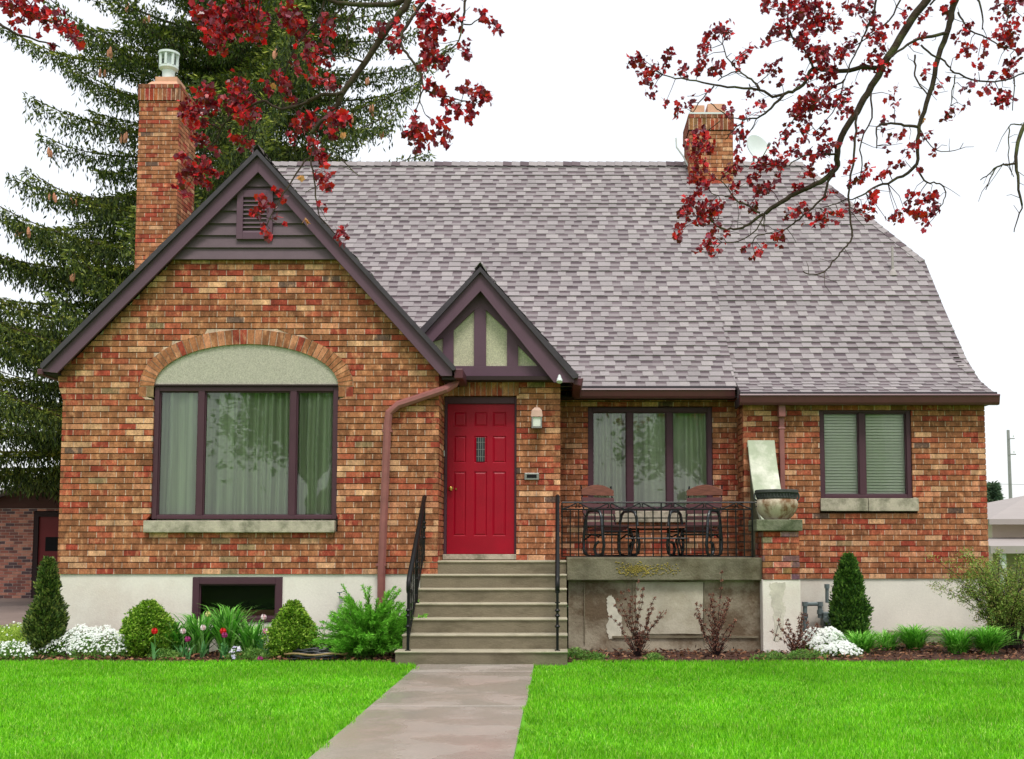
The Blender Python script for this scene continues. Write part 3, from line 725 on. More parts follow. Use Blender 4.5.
# stiles and rails as raised field around sunk frames
gx_ = [lx0+.003]+[fx(q) for c in cols for q in c]+[lx1-.003]; gz_ = [lz0]+[fz(q) for r in rows[::-1] for q in (r[1],r[0])]+[lz1-.003]
for i in range(len(gx_)-1):
    for j in range(len(gz_)-1):
        a,b,c,d = gx_[i],gx_[i+1],gz_[j],gz_[j+1]
        if i%2==1 and j%2==1:
            t = .022; t2 = .012
            door.add([(a,dy,c),(b,dy,c),(b,dy,d),(a,dy,d),(a+t2,dy+.011,c+t2),(b-t2,dy+.011,c+t2),(b-t2,dy+.011,d-t2),(a+t2,dy+.011,d-t2),
                      (a+t+.008,dy+.002,c+t+.008),(b-t-.008,dy+.002,c+t+.008),(b-t-.008,dy+.002,d-t-.008),(a+t+.008,dy+.002,d-t-.008)],
                     [(0,1,5,4),(1,2,6,5),(2,3,7,6),(3,0,4,7),(4,5,9,8),(5,6,10,9),(6,7,11,10),(7,4,8,11),(8,9,10,11)])
        else: door.add([(a,dy,c),(b,dy,c),(b,dy,d),(a,dy,d)], [(0,1,2,3)])
do = obj('front_door', door, M_door, house)
mb = MB(); a,b,c,d = gx_[3]+.03,gx_[4]-.03,gz_[3]+.02,gz_[4]-.02; mb.box(a,b,dy-.004,dy+.02,c,d); obj('door_light', mb, M_ironb, do)
mb = MB()
for q in (.25,.5,.75): mb.box(a+(b-a)*q-.003,a+(b-a)*q+.003,dy-.007,dy-.004,c,d)
for q in (.2,.5,.8): mb.box(a,b,dy-.0065,dy-.0041,c+(d-c)*q-.003,c+(d-c)*q+.003)
obj('leaded_came', mb, M_steel, do)
mb = MB(); kx, kz = fx(451), fz(488.5)
for r_, y_ in ((.032,dy-.004),): mb.tube([(kx,dy+.002,kz),(kx,dy-.008,kz)], r_, 16)
mb.tube([(kx,dy-.008,kz),(kx,dy-.03,kz),(kx,dy-.04,kz),(kx,dy-.06,kz),(kx,dy-.07,kz)], [.012,.012,.028,.030,.014], 16)
obj('door_knob', mb, M_brass, do, smooth=True)
mb = MB(); mb.tube([(kx+.07,dy-.001,fz(489)),(kx+.07,dy-.01,fz(489))], .010, 10); obj('keyhole', mb, M_brass, do)
mb = MB(); bx_ = fx(443.7)-.0; mb.box(bx_-.013,bx_+.013,fy-.02,fy,fz(456.5),fz(451)); obj('doorbell', mb, M_white, dfo)
# letter slot
mb = MB(); a,b,c,d = WX(524.5,YV),WX(539,YV),WZ(480,YV),WZ(473,YV)
mb.box(a,b,YV-.03,YV,c,d); ms = obj('letter_slot', mb, M_steel, house, bevel=.006)
mb = MB(); mb.box(a+.03,b-.03,YV-.034,YV-.029,c+.025,d-.022); obj('slot_opening', mb, M_black, ms)
# ---- chimneys
def chimney(name, x0, x1, y0, y1, z0, z1, flue):
    mb = MB(); zc = z1-.30
    def sp(w0, w1): return lambda z: [(w0-(.035 if z>zc+.1 else 0), w1+(.035 if z>zc+.1 else 0))]
    o = .0
    brick_wall(mb, (0,y0,0), (1,0,0), (0,-1,0), lambda z: [(x0,x1)], z0, zc)
    brick_wall(mb, (0,y1,0), (1,0,0), (0,1,0), lambda z: [(x0,x1)], z0, zc)
    brick_wall(mb, (x1,0,0), (0,1,0), (1,0,0), lambda z: [(y0+.002,y1-.002)], z0, zc, phase=.11)
    brick_wall(mb, (x0,0,0), (0,1,0), (-1,0,0), lambda z: [(y0+.002,y1-.002)], z0, zc, phase=.11)
    e = .018
    # soldier course
    for (P,U,N_,a,b) in (((0,y0-e,0),(1,0,0),(0,-1,0),x0-e,x1+e),((x1+e,0,0),(0,1,0),(1,0,0),y0-e+.002,y1+e),((x0-e,0,0),(0,1,0),(-1,0,0),y0-e+.002,y1+e)):
        brick_wall(mb, P, U, N_, lambda z: [(a,b)], zc, zc+.225, bh=.225, bl=.078, colf=lambda: tuple(q*random.uniform(.6,1.0) for q in random.choice(PALC[:4])))
        brick_wall(mb, P, U, N_, lambda z: [(a,b)], zc+.225, z1, bh=.076, bl=.105, colf=lambda: tuple(q*random.uniform(.5,.9) for q in random.choice(PALC[:4])))
    mb.box(x0+.05,x1-.05,y0+.05,y1-.05,z0,z1-.01,MORT)
    ch = obj(name, mb, M_brick, house)
    return ch
cx0, cx1 = -7.43, -6.72
ch = chimney('chimney', cx0,cx1,19.9,20.85,0,WZ(84,19.9),0)
mb = MB(); zc = WZ(84,19.9)
def frust(mb, x0,x1,y0,y1,z0,X0,X1,Y0,Y1,z1,col=WHITE):
    mb.add([(x0,y0,z0),(x1,y0,z0),(x1,y1,z0),(x0,y1,z0),(X0,Y0,z1),(X1,Y0,z1),(X1,Y1,z1),(X0,Y1,z1)],[(0,1,5,4),(1,2,6,5),(2,3,7,6),(3,0,4,7),(4,5,6,7)],col)
frust(mb, cx0+.05,cx1-.05,19.95,20.8,zc-.02,cx0+.14,cx1-.12,20.1,20.65,zc+.13); mb.box(cx0+.19,cx1-.13,20.13,20.6,zc+.1,zc+.23)
obj('chimney_cap', mb, M_clay, ch)
mb = MB(); cc_ = (WX(168,20.3,60), 20.35, zc+.22)
mb.lathe(cc_, [(.14,0),(.14,.03),(.11,.06),(.11,.20),(.17,.24),(.17,.28)], 20)
for k in range(8):
    th = 2*math.pi*k/8; mb.box(cc_[0]+.155*math.cos(th)-.02,cc_[0]+.155*math.cos(th)+.02,cc_[1]+.155*math.sin(th)-.02,cc_[1]+.155*math.sin(th)+.02,cc_[2]+.28,cc_[2]+.50)
mb.lathe((cc_[0],cc_[1],cc_[2]+.50), [(.19,0),(.19,.04),(.10,.07)], 20); mb.lathe((cc_[0],cc_[1],cc_[2]+.28), [(.09,0),(.09,.22)], 12)
obj('flue_cowl', mb, M_white, ch, smooth=False)
YC = 20.6
c2x0, c2x1 = WX(689.5,YC,140), WX(733,YC,140); z2 = WZ(114,YC)
ch2 = chimney('chimney', c2x0,c2x1,YC,YC+.9,7.4,z2,0)
mb = MB(); mb.box(c2x0-.0,c2x1+.0,YC+.0,YC+.88,z2-.005,z2+.035); obj('chimney_cap', mb, M_white, ch2)
mb = MB(); mb.box(WX(709,YC,105),WX(727,YC,105),YC+.2,YC+.55,z2+.03,WZ(103.5,YC+.2)); mb.box(WX(693,YC,105),WX(706,YC,105),YC+.2,YC+.5,z2+.03,WZ(105,YC+.2)); obj('flue_pot', mb, M_clay, ch2, bevel=.01)
# vent pipe on roof
yv_ = 18.7; Xv, Zv = W(892,240,yv_)
mb = MB(); zb_ = zprof(yv_); mb.lathe((Xv,yv_,zb_-.05), [(.09,0),(.05,.08),(.022,.12),(.020,.5)], 14)
obj('vent_pipe', mb, M_nroof, house)
# ================================================================ PORCH, STEPS, RAILS
R_, T_ = 1.152/7, .26; YT0 = 14.6
st = thing('front_steps', 'seven worn concrete steps rising to the red front door', 'steps', (-.8,13.6,0))
lefts = [-1.70,-1.72,-1.73,-1.735,-1.74,-1.79,-1.835]
for i in range(7):
    zt = 1.152-i*R_; y = YT0-i*T_
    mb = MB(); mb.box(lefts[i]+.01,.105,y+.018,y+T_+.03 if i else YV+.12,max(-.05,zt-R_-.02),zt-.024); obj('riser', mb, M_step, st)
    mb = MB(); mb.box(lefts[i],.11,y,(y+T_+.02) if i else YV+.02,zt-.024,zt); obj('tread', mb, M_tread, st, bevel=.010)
# left rail and right rail
def stair_rail(X, label):
    t = thing('stair_railing', label, 'railing', (X,13.06,R_), 'railings of the front steps')
    ya, za = 14.58, WZ(497,14.58); yb, zb = 13.16, WZ(577,13.16)
    sl = (za-zb)/(ya-yb)
    mb = MB(); mb.tube([(X,14.72,za-.02),(X,14.64,za+.01),(X,ya,za),(X,yb,zb),(X,yb-.05,zb-.06),(X,yb-.06,zb-.13),(X,yb-.03,zb-.17)], .028, 8); obj('handrail', mb, M_iron, t, smooth=True)
    mb = MB(); mb.tube([(X,ya,za-.70),(X,yb,zb-.68)], .011, 6); mb.tube([(X,ya,za-.12),(X,yb,zb-.10)], .009, 6); obj('lower_rail', mb, M_iron, t)
    for (y,zf,zt) in ((14.55,1.152,za-.01),(13.10,R_,zb-.08),(13.86,R_*4,zb+(13.86-yb)*sl)):
        mb = MB(); mb.tube([(X,y,zf),(X,y,zt)], .021, 4); mb.box(X-.03,X+.03,y-.03,y+.03,zf-.001,zf+.01); obj('post', mb, M_iron, t)
        for q in (.34,.5,.58):
            mb = MB(); zz = zf+(zt-zf)*q; mb.lathe((X,y,zz), [(.018,0),(.032,.018),(.018,.036)], 10); obj('collar', mb, M_iron, t)
    n = 9
    for k in range(n):
        y = yb+.02+(ya-yb-.1)*(k+.5)/n; z0 = zb+(y-yb)*sl-.69; 
        mb = MB(); mb.tube([(X,y,z0),(X,y,z0+.66)], .010, 4)
        if k%3==1:
            c = z0+.33; mb.tube([(X,y+.04*math.sin(a_),c+.09*math.cos(a_)) for a_ in [j*math.pi/6 for j in range(13)]], .006, 4)
        obj('baluster', mb, M_iron, t)
    return t
stair_rail(WX(424.5,14.58,500), 'black wrought iron handrail on the left of the concrete steps, above the juniper')
stair_rail(WX(557.5,14.58,500), 'black wrought iron handrail on the right of the concrete steps, beside the porch')
# porch platform
po = thing('porch', 'stained concrete porch platform with a brick pier, in front of the recessed window', 'porch', (1.4,15.6,0))
ZP = WZ(557.6,14.55); zs_ = WZ(580.5,14.5); pxl, pxr = .112, WX(761,14.55,570)
mb = MB(); mb.box(pxl,pxr+.02,14.53,YP,zs_,ZP); obj('slab', mb, M_porchl, po, bevel=.012)
mb = MB(); mb.box(pxl+.02,pxr,14.64,14.8,-.1,zs_)
mb.box(WX(633,14.6,600),WX(634,14.6,600)+.55,14.625,14.7,-.1+.35,zs_-.02); obj('porch_wall_face', mb, M_porchc, po)
mb = MB()
for q in (584.5, 635.5, 704): mb.box(WX(q,14.63,600)-.006,WX(q,14.63,600)+.006,14.618,14.65,.12,zs_-.03)
mb.box(WX(612,14.63,600),pxr-.03,14.618,14.65,WZ(638,14.63),WZ(636,14.63)); obj('formwork_seam', mb, M_step, po)
mb = MB()
def ragged(pts, amp, k=7, sd=3):
    r = random.Random(sd); out = []
    for i in range(len(pts)):
        a, b = pts[i], pts[(i+1)%len(pts)]
        for j in range(k): t = j/k; out.append((a[0]+(b[0]-a[0])*t+r.uniform(-amp,amp), a[1]+(b[1]-a[1])*t+r.uniform(-amp,amp)))
    return out
pts = ragged([(607,598),(611,595),(615,601),(617,611),(621,616),(622,628),(620,637),(609,639),(606,628),(609,618),(607,608)],1.0)
mb.prism(wp(pts,14.63), 14.633, 14.66); obj('pale_patch', mb, M_white_stain, po); mb = MB(); mb.prism(wp([(636,582),(703,582),(703,634),(680,633.5),(655,634),(636,633)],14.63),14.621,14.66); obj('pale_panel', mb, M_panel, po)
random.seed(5)
mb = MB()
for k in range(420):
    px = random.choice([random.gauss(632,9), random.gauss(640,8), random.uniform(616,680)]); py = random.gauss(569.5,3.4)
    if 616 < px < 680 and 561 < py < 577:
        x, z = W(px,py,14.53); r = random.uniform(.004,.015)
        mb.add([(x+r*math.cos(a_)*random.uniform(.6,1.3),14.526,z+r*.7*math.sin(a_)*random.uniform(.6,1.3)) for a_ in [j*math.pi/3.5 for j in range(7)]]+[(x,14.518,z)], [(j,(j+1)%7,7) for j in range(7)])
obj('lichen', mb, M_lichen, po)
# pier
pX0, pX1 = WX(763,14.45,560), WX(799.5,14.45,560); zb1 = WZ(579.5,14.45); zb2 = WZ(531,14.45); zb3 = WZ(519.5,14.4)
mb = MB(); mb.box(pX0-.01,pX1+.01,14.46,15.0,-.1,zb1); obj('pier_base', mb, M_conc, po, bevel=.01)
mb = MB(); pts = ragged([(770,583),(786,583),(783,600),(786,612),(781,640),(773,641),(775,620),(771,600)],1.3,8,9); mb.prism(wp(pts,14.455), 14.456, 14.47); obj('pale_patch', mb, M_white_stain, po)
mb = MB()
cf = lambda: tuple(q*random.uniform(.7,1.1) for q in random.choice(PALC[:4]+[PALC[5],lin((150,120,112)),lin((128,96,92))]))
brick_wall(mb, (0,14.45,0), (1,0,0), (0,-1,0), lambda z: [(pX0,pX1)], zb1, zb2, colf=cf)
brick_wall(mb, (pX0,14.451,0), (0,1,0), (-1,0,0), lambda z: [(0,.55)], zb1, zb2, colf=cf)
brick_wall(mb, (pX1,14.451,0), (0,1,0), (1,0,0), lambda z: [(0,.55)], zb1, zb2, colf=cf)
obj('pier', mb, M_brick, po)
mb = MB(); mb.box(WX(756.5,14.4,525),WX(802.5,14.4,525),14.39,15.02,zb2+.001,zb3); obj('pier_cap', mb, M_cap, po, bevel=.01)
# sweeping buttress wall between pier and wing
bx_0, bx_1 = WX(747.5,YW-.02,440), WX(774.5,YW-.02,440)
zt_ = WZ(440,YW-.05)
prof = []
for k in range(15):
    t = k/14; y = 14.95+(YW-.02-14.95)*t; z = zb3-.05+(zt_-zb3+.05)*(t**3*.62+t*.38); prof.append((y,z))
mb = MB()
for x0,x1,dz,M in ((bx_0,bx_1,0,0),):
    vs = []; 
    for y,z in prof: vs += [(x0,y,z),(x1,y,z),(x1,y,z-.09),(x0,y,z-.09)]
    n = len(prof); fs = []
    for i in range(n-1):
        for k in range(4): fs.append((i*4+k,i*4+(k+1)%4,(i+1)*4+(k+1)%4,(i+1)*4+k))
    fs += [(0,1,2,3),tuple((n-1)*4+k for k in (3,2,1,0))]
    mb.add(vs, fs)
obj('sloping_coping', mb, M_coping, po, bevel=.01)
mb = MB(); poly = [(y,z-.09) for y,z in prof]; n = len(poly)
for x in (bx_0+.03, bx_1-.03): mb.add([(x,y,z) for y,z in poly]+[(x,y,0) for y,z in poly], [(i,i+1,n+i+1,n+i) for i in range(n-1)])
obj('buttress', mb, M_cap, po)
# porch railing
pr = thing('porch_railing', 'black wrought iron grid railing with scrolls along the porch edge', 'railing', (1.3,14.66,ZP))
yr = 14.66; zt1, zt2, zt3 = WZ(502.5,yr), WZ(509.5,yr), WZ(556.5,yr)
ra, rb = WX(562,yr,530), WX(752.5,yr,530)
mb = MB(); mb.tube([(ra,yr,zt1),(rb+.02,yr,zt1)], .012, 6); mb.tube([(rb,yr,zt1),(rb+.06,yr,zt1),(rb+.075,yr,zt1-.04),(rb+.04,yr,zt1-.055)], .009, 6); obj('top_rail', mb, M_iron, pr)
hz = [zt2, WZ(518,yr), WZ(526,yr), WZ(534,yr), WZ(542,yr), WZ(550,yr)]
mb = MB()
for z in hz: mb.tube([(ra,yr,z),(rb,yr,z)], .0095 if z != zt2 else .013, 4)
mb.tube([(ra,yr,zt3),(rb,yr,zt3)], .008, 4)
obj('grid', mb, M_iron, pr)
nx = 23
for k in range(nx+1):
    x = ra+(rb-ra)*k/nx
    mb = MB()
    if k in (0,12,nx): mb.tube([(x,yr,ZP-.001),(x,yr,zt1)], .0125, 4); obj('post', mb, M_iron, pr)
    else: mb.tube([(x,yr,ZP+.01),(x,yr,zt2)], .0105, 4); obj('bar', mb, M_iron, pr)
for k in range(6):
    xc = ra+(rb-ra)*(k+.5)/6
    mb = MB(); hl = (rb-ra)/12
    for sg in (-1,1):
        P = [(xc+sg*hl*.95,yr,zt2+.012),(xc+sg*hl*.6,yr,zt2+.03),(xc+sg*hl*.3,yr,zt2+.062),(xc+sg*hl*.12,yr,zt2+.078),(xc+sg*.012,yr,zt2+.062),(xc+sg*.012,yr,zt2+.03),(xc+sg*.035,yr,zt2+.028)]
        mb.tube(P, .009, 5)
    obj('scroll', mb, M_iron, pr)
# planter urn
urn = thing('stone_urn', 'round pale stone planter urn with a dark rim on top of the brick pier', 'urn', (WX(777,14.68,505),14.70,zb3))
uc = (WX(777,14.68,505),14.70,zb3)
hu = WZ(490,14.7)-zb3
mb = MB(); mb.lathe(uc, [(.12,0),(.155,.0),(.16,.012),(.20,.05),(.238,.10),(.262,.16),(.268,.20),(.262,.235),(.248,.262)], 40); obj('bowl', mb, M_urn, urn, smooth=True)
mb = MB(); mb.lathe(uc, [(.245,.262),(.252,.27),(.256,.28),(.25,.29),(.25,.33),(.262,.338),(.275,.345),(.275,hu-.006),(.262,hu),(.245,hu-.004),(.24,.30),(.0,.295)], 40)
for k in range(40):
    a_ = 2*math.pi*k/40; mb.tube([(uc[0]+.256*math.cos(a_),uc[1]+.256*math.sin(a_),uc[2]+.288),(uc[0]+.256*math.cos(a_),uc[1]+.256*math.sin(a_),uc[2]+.332)], .009, 5)
obj('rim', mb, M_urnd, urn)
for sg in (-1,1):
    mb = MB(); P = [(uc[0]+sg*(.255+.03*math.sin(a_)),uc[1],uc[2]+.30-.05*math.cos(a_)*1.0) for a_ in [j*math.pi/8 for j in range(9)]]
    mb.tube(P, .013, 6); obj('handle', mb, M_urnd, urn)
# ---------------------------------------------------------------- furniture on the porch
def chair(name, label):
    t = thing(name, label, 'chair', (0,0,0), 'wooden slat chairs on the porch')
    for k in range(6):                              # seat slats, chair faces -y
        y0 = -.22+k*.078; mb = MB(); z = .40-.012*k+ (0.01 if k==0 else 0); mb.box(-.26,.26,y0,y0+.066,z,z+.02); obj('seat_slat', mb, M_wood, t, bevel=.004)
    for k in range(6):                              # back slats
        z0 = .42+k*.085; y = .25+.16*(z0-.4)
        mb = MB(); wd = .27
        if k == 5:
            n = 10; up = [(-wd+2*wd*i/n, z0+.075+.075*math.sin(math.pi*i/n)) for i in range(n+1)]
            poly = up[::-1]+[(-wd,z0),(wd,z0)]
            mb.prism(poly, y, y+.024); obj('crest_rail', mb, M_crest, t, bevel=.004)
        else:
            mb.add([(-wd,y,z0),(wd,y,z0),(wd,y+.024,z0),(-wd,y+.024,z0),(-wd,y+.012,z0+.056),(wd,y+.012,z0+.056),(wd,y+.036,z0+.056),(-wd,y+.036,z0+.056)],
                   [(0,1,5,4),(1,2,6,5),(2,3,7,6),(3,0,4,7),(4,5,6,7),(3,2,1,0)]); obj('back_slat', mb, M_wood, t, bevel=.004)
    for sg in (-1,1):
        x = sg*.29
        mb = MB(); mb.tube([(sg*.25,.20,.36),(sg*.25,.26,.42),(sg*.25,.37,.98)], .012, 6); obj('back_support', mb, M_iron, t)
        mb = MB()
        P = [(x,.20,.03),(x,.24,.10),(x,.24,.25),(x,.20,.48),(x,.16,.58),(x,.10,.62),(x,-.08,.62),(x,-.15,.60),(x,-.19,.53),(x,-.22,.30),(x,-.25,.16),(x,-.22,.05),(x,-.14,.018),(x,-.06,.03),(x,-.02,.10),(x,-.05,.17),(x,-.12,.20)]
        mb.tube(P, .021, 8); obj('arm_frame', mb, M_ironb, t, smooth=True)
        mb = MB(); mb.tube([(x,.24,.22),(x,.05,.30),(x,-.12,.27),(x,-.23,.30)], .012, 6); mb.tube([(x,.20,.03),(x,.10,.012),(x,-.10,.014)], .014, 6); obj('leg', mb, M_iron, t)
    mb = MB(); mb.tube([(-.29,-.2,.34),(.29,-.2,.34)], .012, 6); mb.tube([(-.29,.22,.30),(.29,.22,.30)], .012, 6); mb.tube([(-.29,.05,.014),(.29,.05,.014)], .012, 6); obj('stretcher', mb, M_iron, t)
    return t
c1 = chair('patio_chair', 'wooden slat chair with black metal hoop arms, on the porch nearest the red door')
c1.location = (WX(611,15.8,520), 15.75, ZP); c1.rotation_euler = (0,0,math.radians(32)); BASE[c1.name] = c1.location
c2 = dup(c1, (WX(694,15.8,520), 15.75, ZP), math.radians(-32), 'wooden slat chair with black metal hoop arms, on the porch nearest the stone urn')
tt = thing('side_table', 'low table with tan wood edge and black frame between the two porch chairs', 'table', (WX(655,15.8,525),15.7,ZP))
tx, ty = WX(655,15.8,525), 15.75; tz = WZ(526,15.75)
mb = MB(); mb.box(tx-.38,tx+.38,ty-.25,ty+.25,tz-.03,tz); obj('tabletop', mb, M_woodt, tt, bevel=.006)
mb = MB(); mb.tube([(tx-.4,ty-.2,tz-.05),(tx+.4,ty-.2,tz-.05)], .012, 6); mb.tube([(tx-.42,ty-.2,tz-.17),(tx+.42,ty-.2,tz-.17)], .013, 6); obj('frame', mb, M_iron, tt)
for sx in (-1,1):
    for sy in (-1,1):
        mb = MB(); mb.tube([(tx+sx*.36,ty+sy*.2,tz-.03),(tx+sx*.30,ty+sy*.2,tz-.2),(tx+sx*.36,ty+sy*.2,ZP)], .014, 6); obj('leg', mb, M_iron, tt)
# wall lantern
lx_, lz_ = W(537,418,YV)
la = thing('wall_lantern', 'small copper wall lantern with frosted glass right of the red door', 'lamp', (lx_,YV-.02,lz_))
mb = MB(); mb.box(lx_-.035,lx_+.035,YV-.03,YV-.002,lz_-.08,lz_+.12); mb.box(lx_-.012,lx_+.012,YV-.10,YV-.028,lz_+.07,lz_+.095); obj('bracket', mb, M_lamp, la, bevel=.005)
mb = MB(); yl = YV-.11
frust(mb, lx_-.078,lx_+.078,yl-.075,yl+.075,lz_+.0,lx_-.066,lx_+.066,yl-.06,yl+.06,lz_+.085); frust(mb, lx_-.066,lx_+.066,yl-.06,yl+.06,lz_+.085,lx_-.03,lx_+.03,yl-.03,yl+.03,lz_+.125)
mb.tube([(lx_,yl,lz_+.13),(lx_,yl,lz_+.165)], [.012,.006], 8); obj('lantern_hood', mb, M_lamp, la)
mb = MB(); mb.box(lx_-.055,lx_+.055,yl-.055,yl+.055,lz_-.13,lz_); obj('lamp_glass', mb, M_frost, la, bevel=.008)
mb = MB()
for sx in (-1,1):
    for sy in (-1,1): mb.box(lx_+sx*.06-.007,lx_+sx*.06+.007,yl+sy*.06-.007,yl+sy*.06+.007,lz_-.135,lz_+.001)
mb.box(lx_-.068,lx_+.068,yl-.068,yl+.068,lz_-.15,lz_-.131); obj('lamp_cage', mb, M_steel, la)
fx_, fz_ = W(559.5,377,14.98)
fl = thing('flood_light', 'tiny white spotlight at the right foot of the door gable', 'lamp', (fx_,15.0,fz_))
mb = MB(); mb.tube([(fx_,15.0,fz_+.03),(fx_,14.98,fz_-.0),(fx_,14.95,fz_-.05),(fx_,14.94,fz_-.07)], [.018,.022,.04,.038], 12); obj('lamp_head', mb, M_white, fl)
# satellite dish
dxx, dzz = W(757,150,21.4)
sd = thing('satellite_dish', 'pale satellite dish standing on the roof ridge right of the chimney', 'satellite dish', (dxx,21.4,ZR))
mb = MB(); c0 = Vector((dxx,21.4,dzz)); ax = Vector((.42,-.82,.32)).normalized(); e1 = ax.cross(Vector((0,0,1))).normalized(); e2 = e1.cross(ax)
nr, na_ = 6, 28; vs = []; fs = []
for i in range(nr+1):
    r = .27*i/nr
    for k in range(na_):
        a_ = 2*math.pi*k/na_; vs.append(c0+e1*(r*math.cos(a_))+e2*(r*1.1*math.sin(a_))+ax*(.9*r*r))
fs = [(i*na_+k,i*na_+(k+1)%na_,(i+1)*na_+(k+1)%na_,(i+1)*na_+k) for i in range(nr) for k in range(na_)]
mb.add(vs, fs); mb.add([v-ax*.012 for v in vs], [f[::-1] for f in fs]); obj('dish', mb, M_white, sd, smooth=True)
mb = MB(); mb.tube([c0-ax*.01, c0-ax*.1-Vector((0,0,.05)), Vector((dxx-.1,21.4,ZR-.15))], .022, 8); obj('mast', mb, M_steel, sd)
mb = MB(); mb.tube([c0-e2*.27, c0-e2*.15+ax*.32], .010, 6); mb.tube([c0-e2*.15+ax*.30, c0-e2*.12+ax*.38], .028, 8); obj('feed_arm', mb, M_steel, sd)
# aerial by the chimney
ax_, az_ = W(676,152,20.9)
an = thing('roof_aerial', 'thin bent white aerial on the ridge left of the right hand chimney', 'aerial', (WX(690,20.9,163),20.9,ZR-.2))
mb = MB(); mb.tube([(WX(690,20.9,160),20.9,WZ(164,20.9)-.1),(WX(683,20.9,160),20.9,WZ(156,20.9)),(WX(676.5,20.9,150),20.9,WZ(147,20.9)),(WX(676,20.9,150),20.9,WZ(138,20.9))], .016, 6); obj('aerial_rod', mb, M_white, an)
# gas meter
gm = thing('gas_meter', 'grey gas meter with bent pipes against the concrete wall beside the conical evergreen', 'gas meter', (WX(825,16,610),16.05,0))
def gp(px,py): x,z = W(px,py,16.05); return (x,16.05,z)
mb = MB(); mb.tube([gp(805,640),gp(805,602)], .030, 8); mb.tube([gp(805,604),gp(820,604)], .028, 8); mb.tube([gp(820,603),gp(820,618)], .032, 8)
for q in ((805,604),(820,604),(805,616),(820,612)): c = gp(*q); mb.tube([(c[0],c[1],c[2]-.03),(c[0],c[1],c[2]+.03)], .042, 10)
obj('pipe', mb, M_pipe, gm)
mb = MB(); mb.tube([gp(827,585),gp(827,602),gp(834,602)], .026, 8); c=gp(827,587); mb.tube([(c[0],c[1],c[2]-.02),(c[0],c[1],c[2]+.04)], .036, 10); obj('pipe', mb, M_pipe, gm)
mb = MB(); a = gp(822,629); b = gp(840,612); mb.box(a[0],b[0],15.95,16.15,a[2]+.05,b[2]); mb.tube([(a[0]+.04,15.95,b[2]-.1),(a[0]+.04,15.93,b[2]-.1)], .05, 14); mb.box(a[0]+.02,a[0]+.16,15.98,16.12,0,a[2]+.05); obj('meter_body', mb, M_pipe, gm, bevel=.02)
# faucet, hose, drain board
ta = thing('garden_tap', 'small brass tap on the pale basement wall above the juniper', 'tap', (WX(340,14.55,597),14.56,WZ(597,14.55)))
x_, z_ = W(340,597,14.55)
mb = MB(); mb.tube([(x_,14.61,z_),(x_,14.52,z_),(x_+.03,14.49,z_-.03),(x_+.035,14.48,z_-.07)], .014, 8); obj('spout', mb, M_steel, ta)
mb = MB(); mb.lathe((x_,14.52,z_+.02),[(.008,0),(.008,.03),(.035,.032),(.035,.042)],10); obj('tap_handle', mb, M_pipe, ta)
ho = thing('garden_hose', 'coiled black garden hose lying beside the round boxwood and the juniper', 'hose', (WX(318,13.6,655),13.6,0))
P = []
for k in range(220):
    a_ = k*.2; r = .30-.0006*k+.02*math.sin(k*.37); P.append((-2.83+1.15*r*math.cos(a_), 13.62+.55*r*math.sin(a_), .03+.0005*k+.01*math.sin(k*.9)))
mb = MB(); mb.tube(P, .014, 6); obj('coil', mb, M_hose, ho, smooth=True)
P = [(-2.83+.33*math.cos(k*.2)*1.1, 13.60+.17*math.sin(k*.2), .09+.008*math.sin(k)) for k in range(34)]
mb = MB(); mb.tube(P, .013, 6); obj('tan_hose_loop', mb, M_hosey, ho, smooth=True)
mb = MB(); mb.box(WX(889,16,632),WX(978,16,632),15.98,16.08,WZ(634,16),WZ(630.5,16)); mb.box(WX(889,16,632),WX(978,16,632),16.0,16.10,0,WZ(634,16)-.0)
tag(obj('edging_board', mb, M_stone, origin=(5,16,0)), 'low grey board edging at the foot of the right basement wall', 'edging')
# ================================================================ NEIGHBOURS
ga = thing('brick_garage', 'small red brick garage with dark red door, half hidden under the spruce', 'garage', (-11.5,29.5,0))
YGA = 29.5; gz0 = WZ(508.5,YGA); gxl = -15.2; gdx0 = WX(35,YGA); gxr = -8.2
PG = [lin(c) for c in ((168,112,98),(150,96,84),(124,84,78),(92,74,76),(178,126,108))]
mb = MB(); brick_wall(mb, (0,YGA,0),(1,0,0),(0,-1,0), lambda z: cut(gxl,gxr,[(gdx0,gdx0+1.2)] if z < WZ(512,YGA) else []), 0, gz0, colf=lambda: random.choice(PG), mort=lin((186,168,158)))
mb.box(gxl,gxl+.1,YGA+.1,36,0,gz0,PG[1]); mb.box(gxr-.1,gxr,YGA+.1,36,0,gz0,PG[1]); mb.box(gxl,gxr,35.9,36,0,gz0,PG[1]); obj('wall', mb, M_garage_brick, ga)
za_, zb_ = WZ(496,YGA-.2), WZ(474.5,YGA-.2); xa_, xb_ = WX(0,YGA-.2,496), WX(60,YGA-.2,475); sl2 = (zb_-za_)/(xb_-xa_); xm = (gxl+gxr)/2+.0
def zg(x): return za_+sl2*((x if x < xm else 2*xm-x)-xa_)
mb = MB(); mb.prism([(gxl,gz0),(gxr,gz0),(gxr,zg(gxr)),(xm,zg(xm)),(gxl,zg(gxl))], YGA+.02, YGA+.1); obj('gable', mb, M_gsid, ga)
mb = MB(); mb.prism([(gxl-.4,zg(gxl)-.12),(xm,zg(xm)+.02),(gxr+.4,zg(gxr)-.12),(gxr+.4,zg(gxr)-.02),(xm,zg(xm)+.12),(gxl-.4,zg(gxl)-.02)], YGA-.3, 36.2, SH[0]); obj('roof', mb, M_roof, ga)
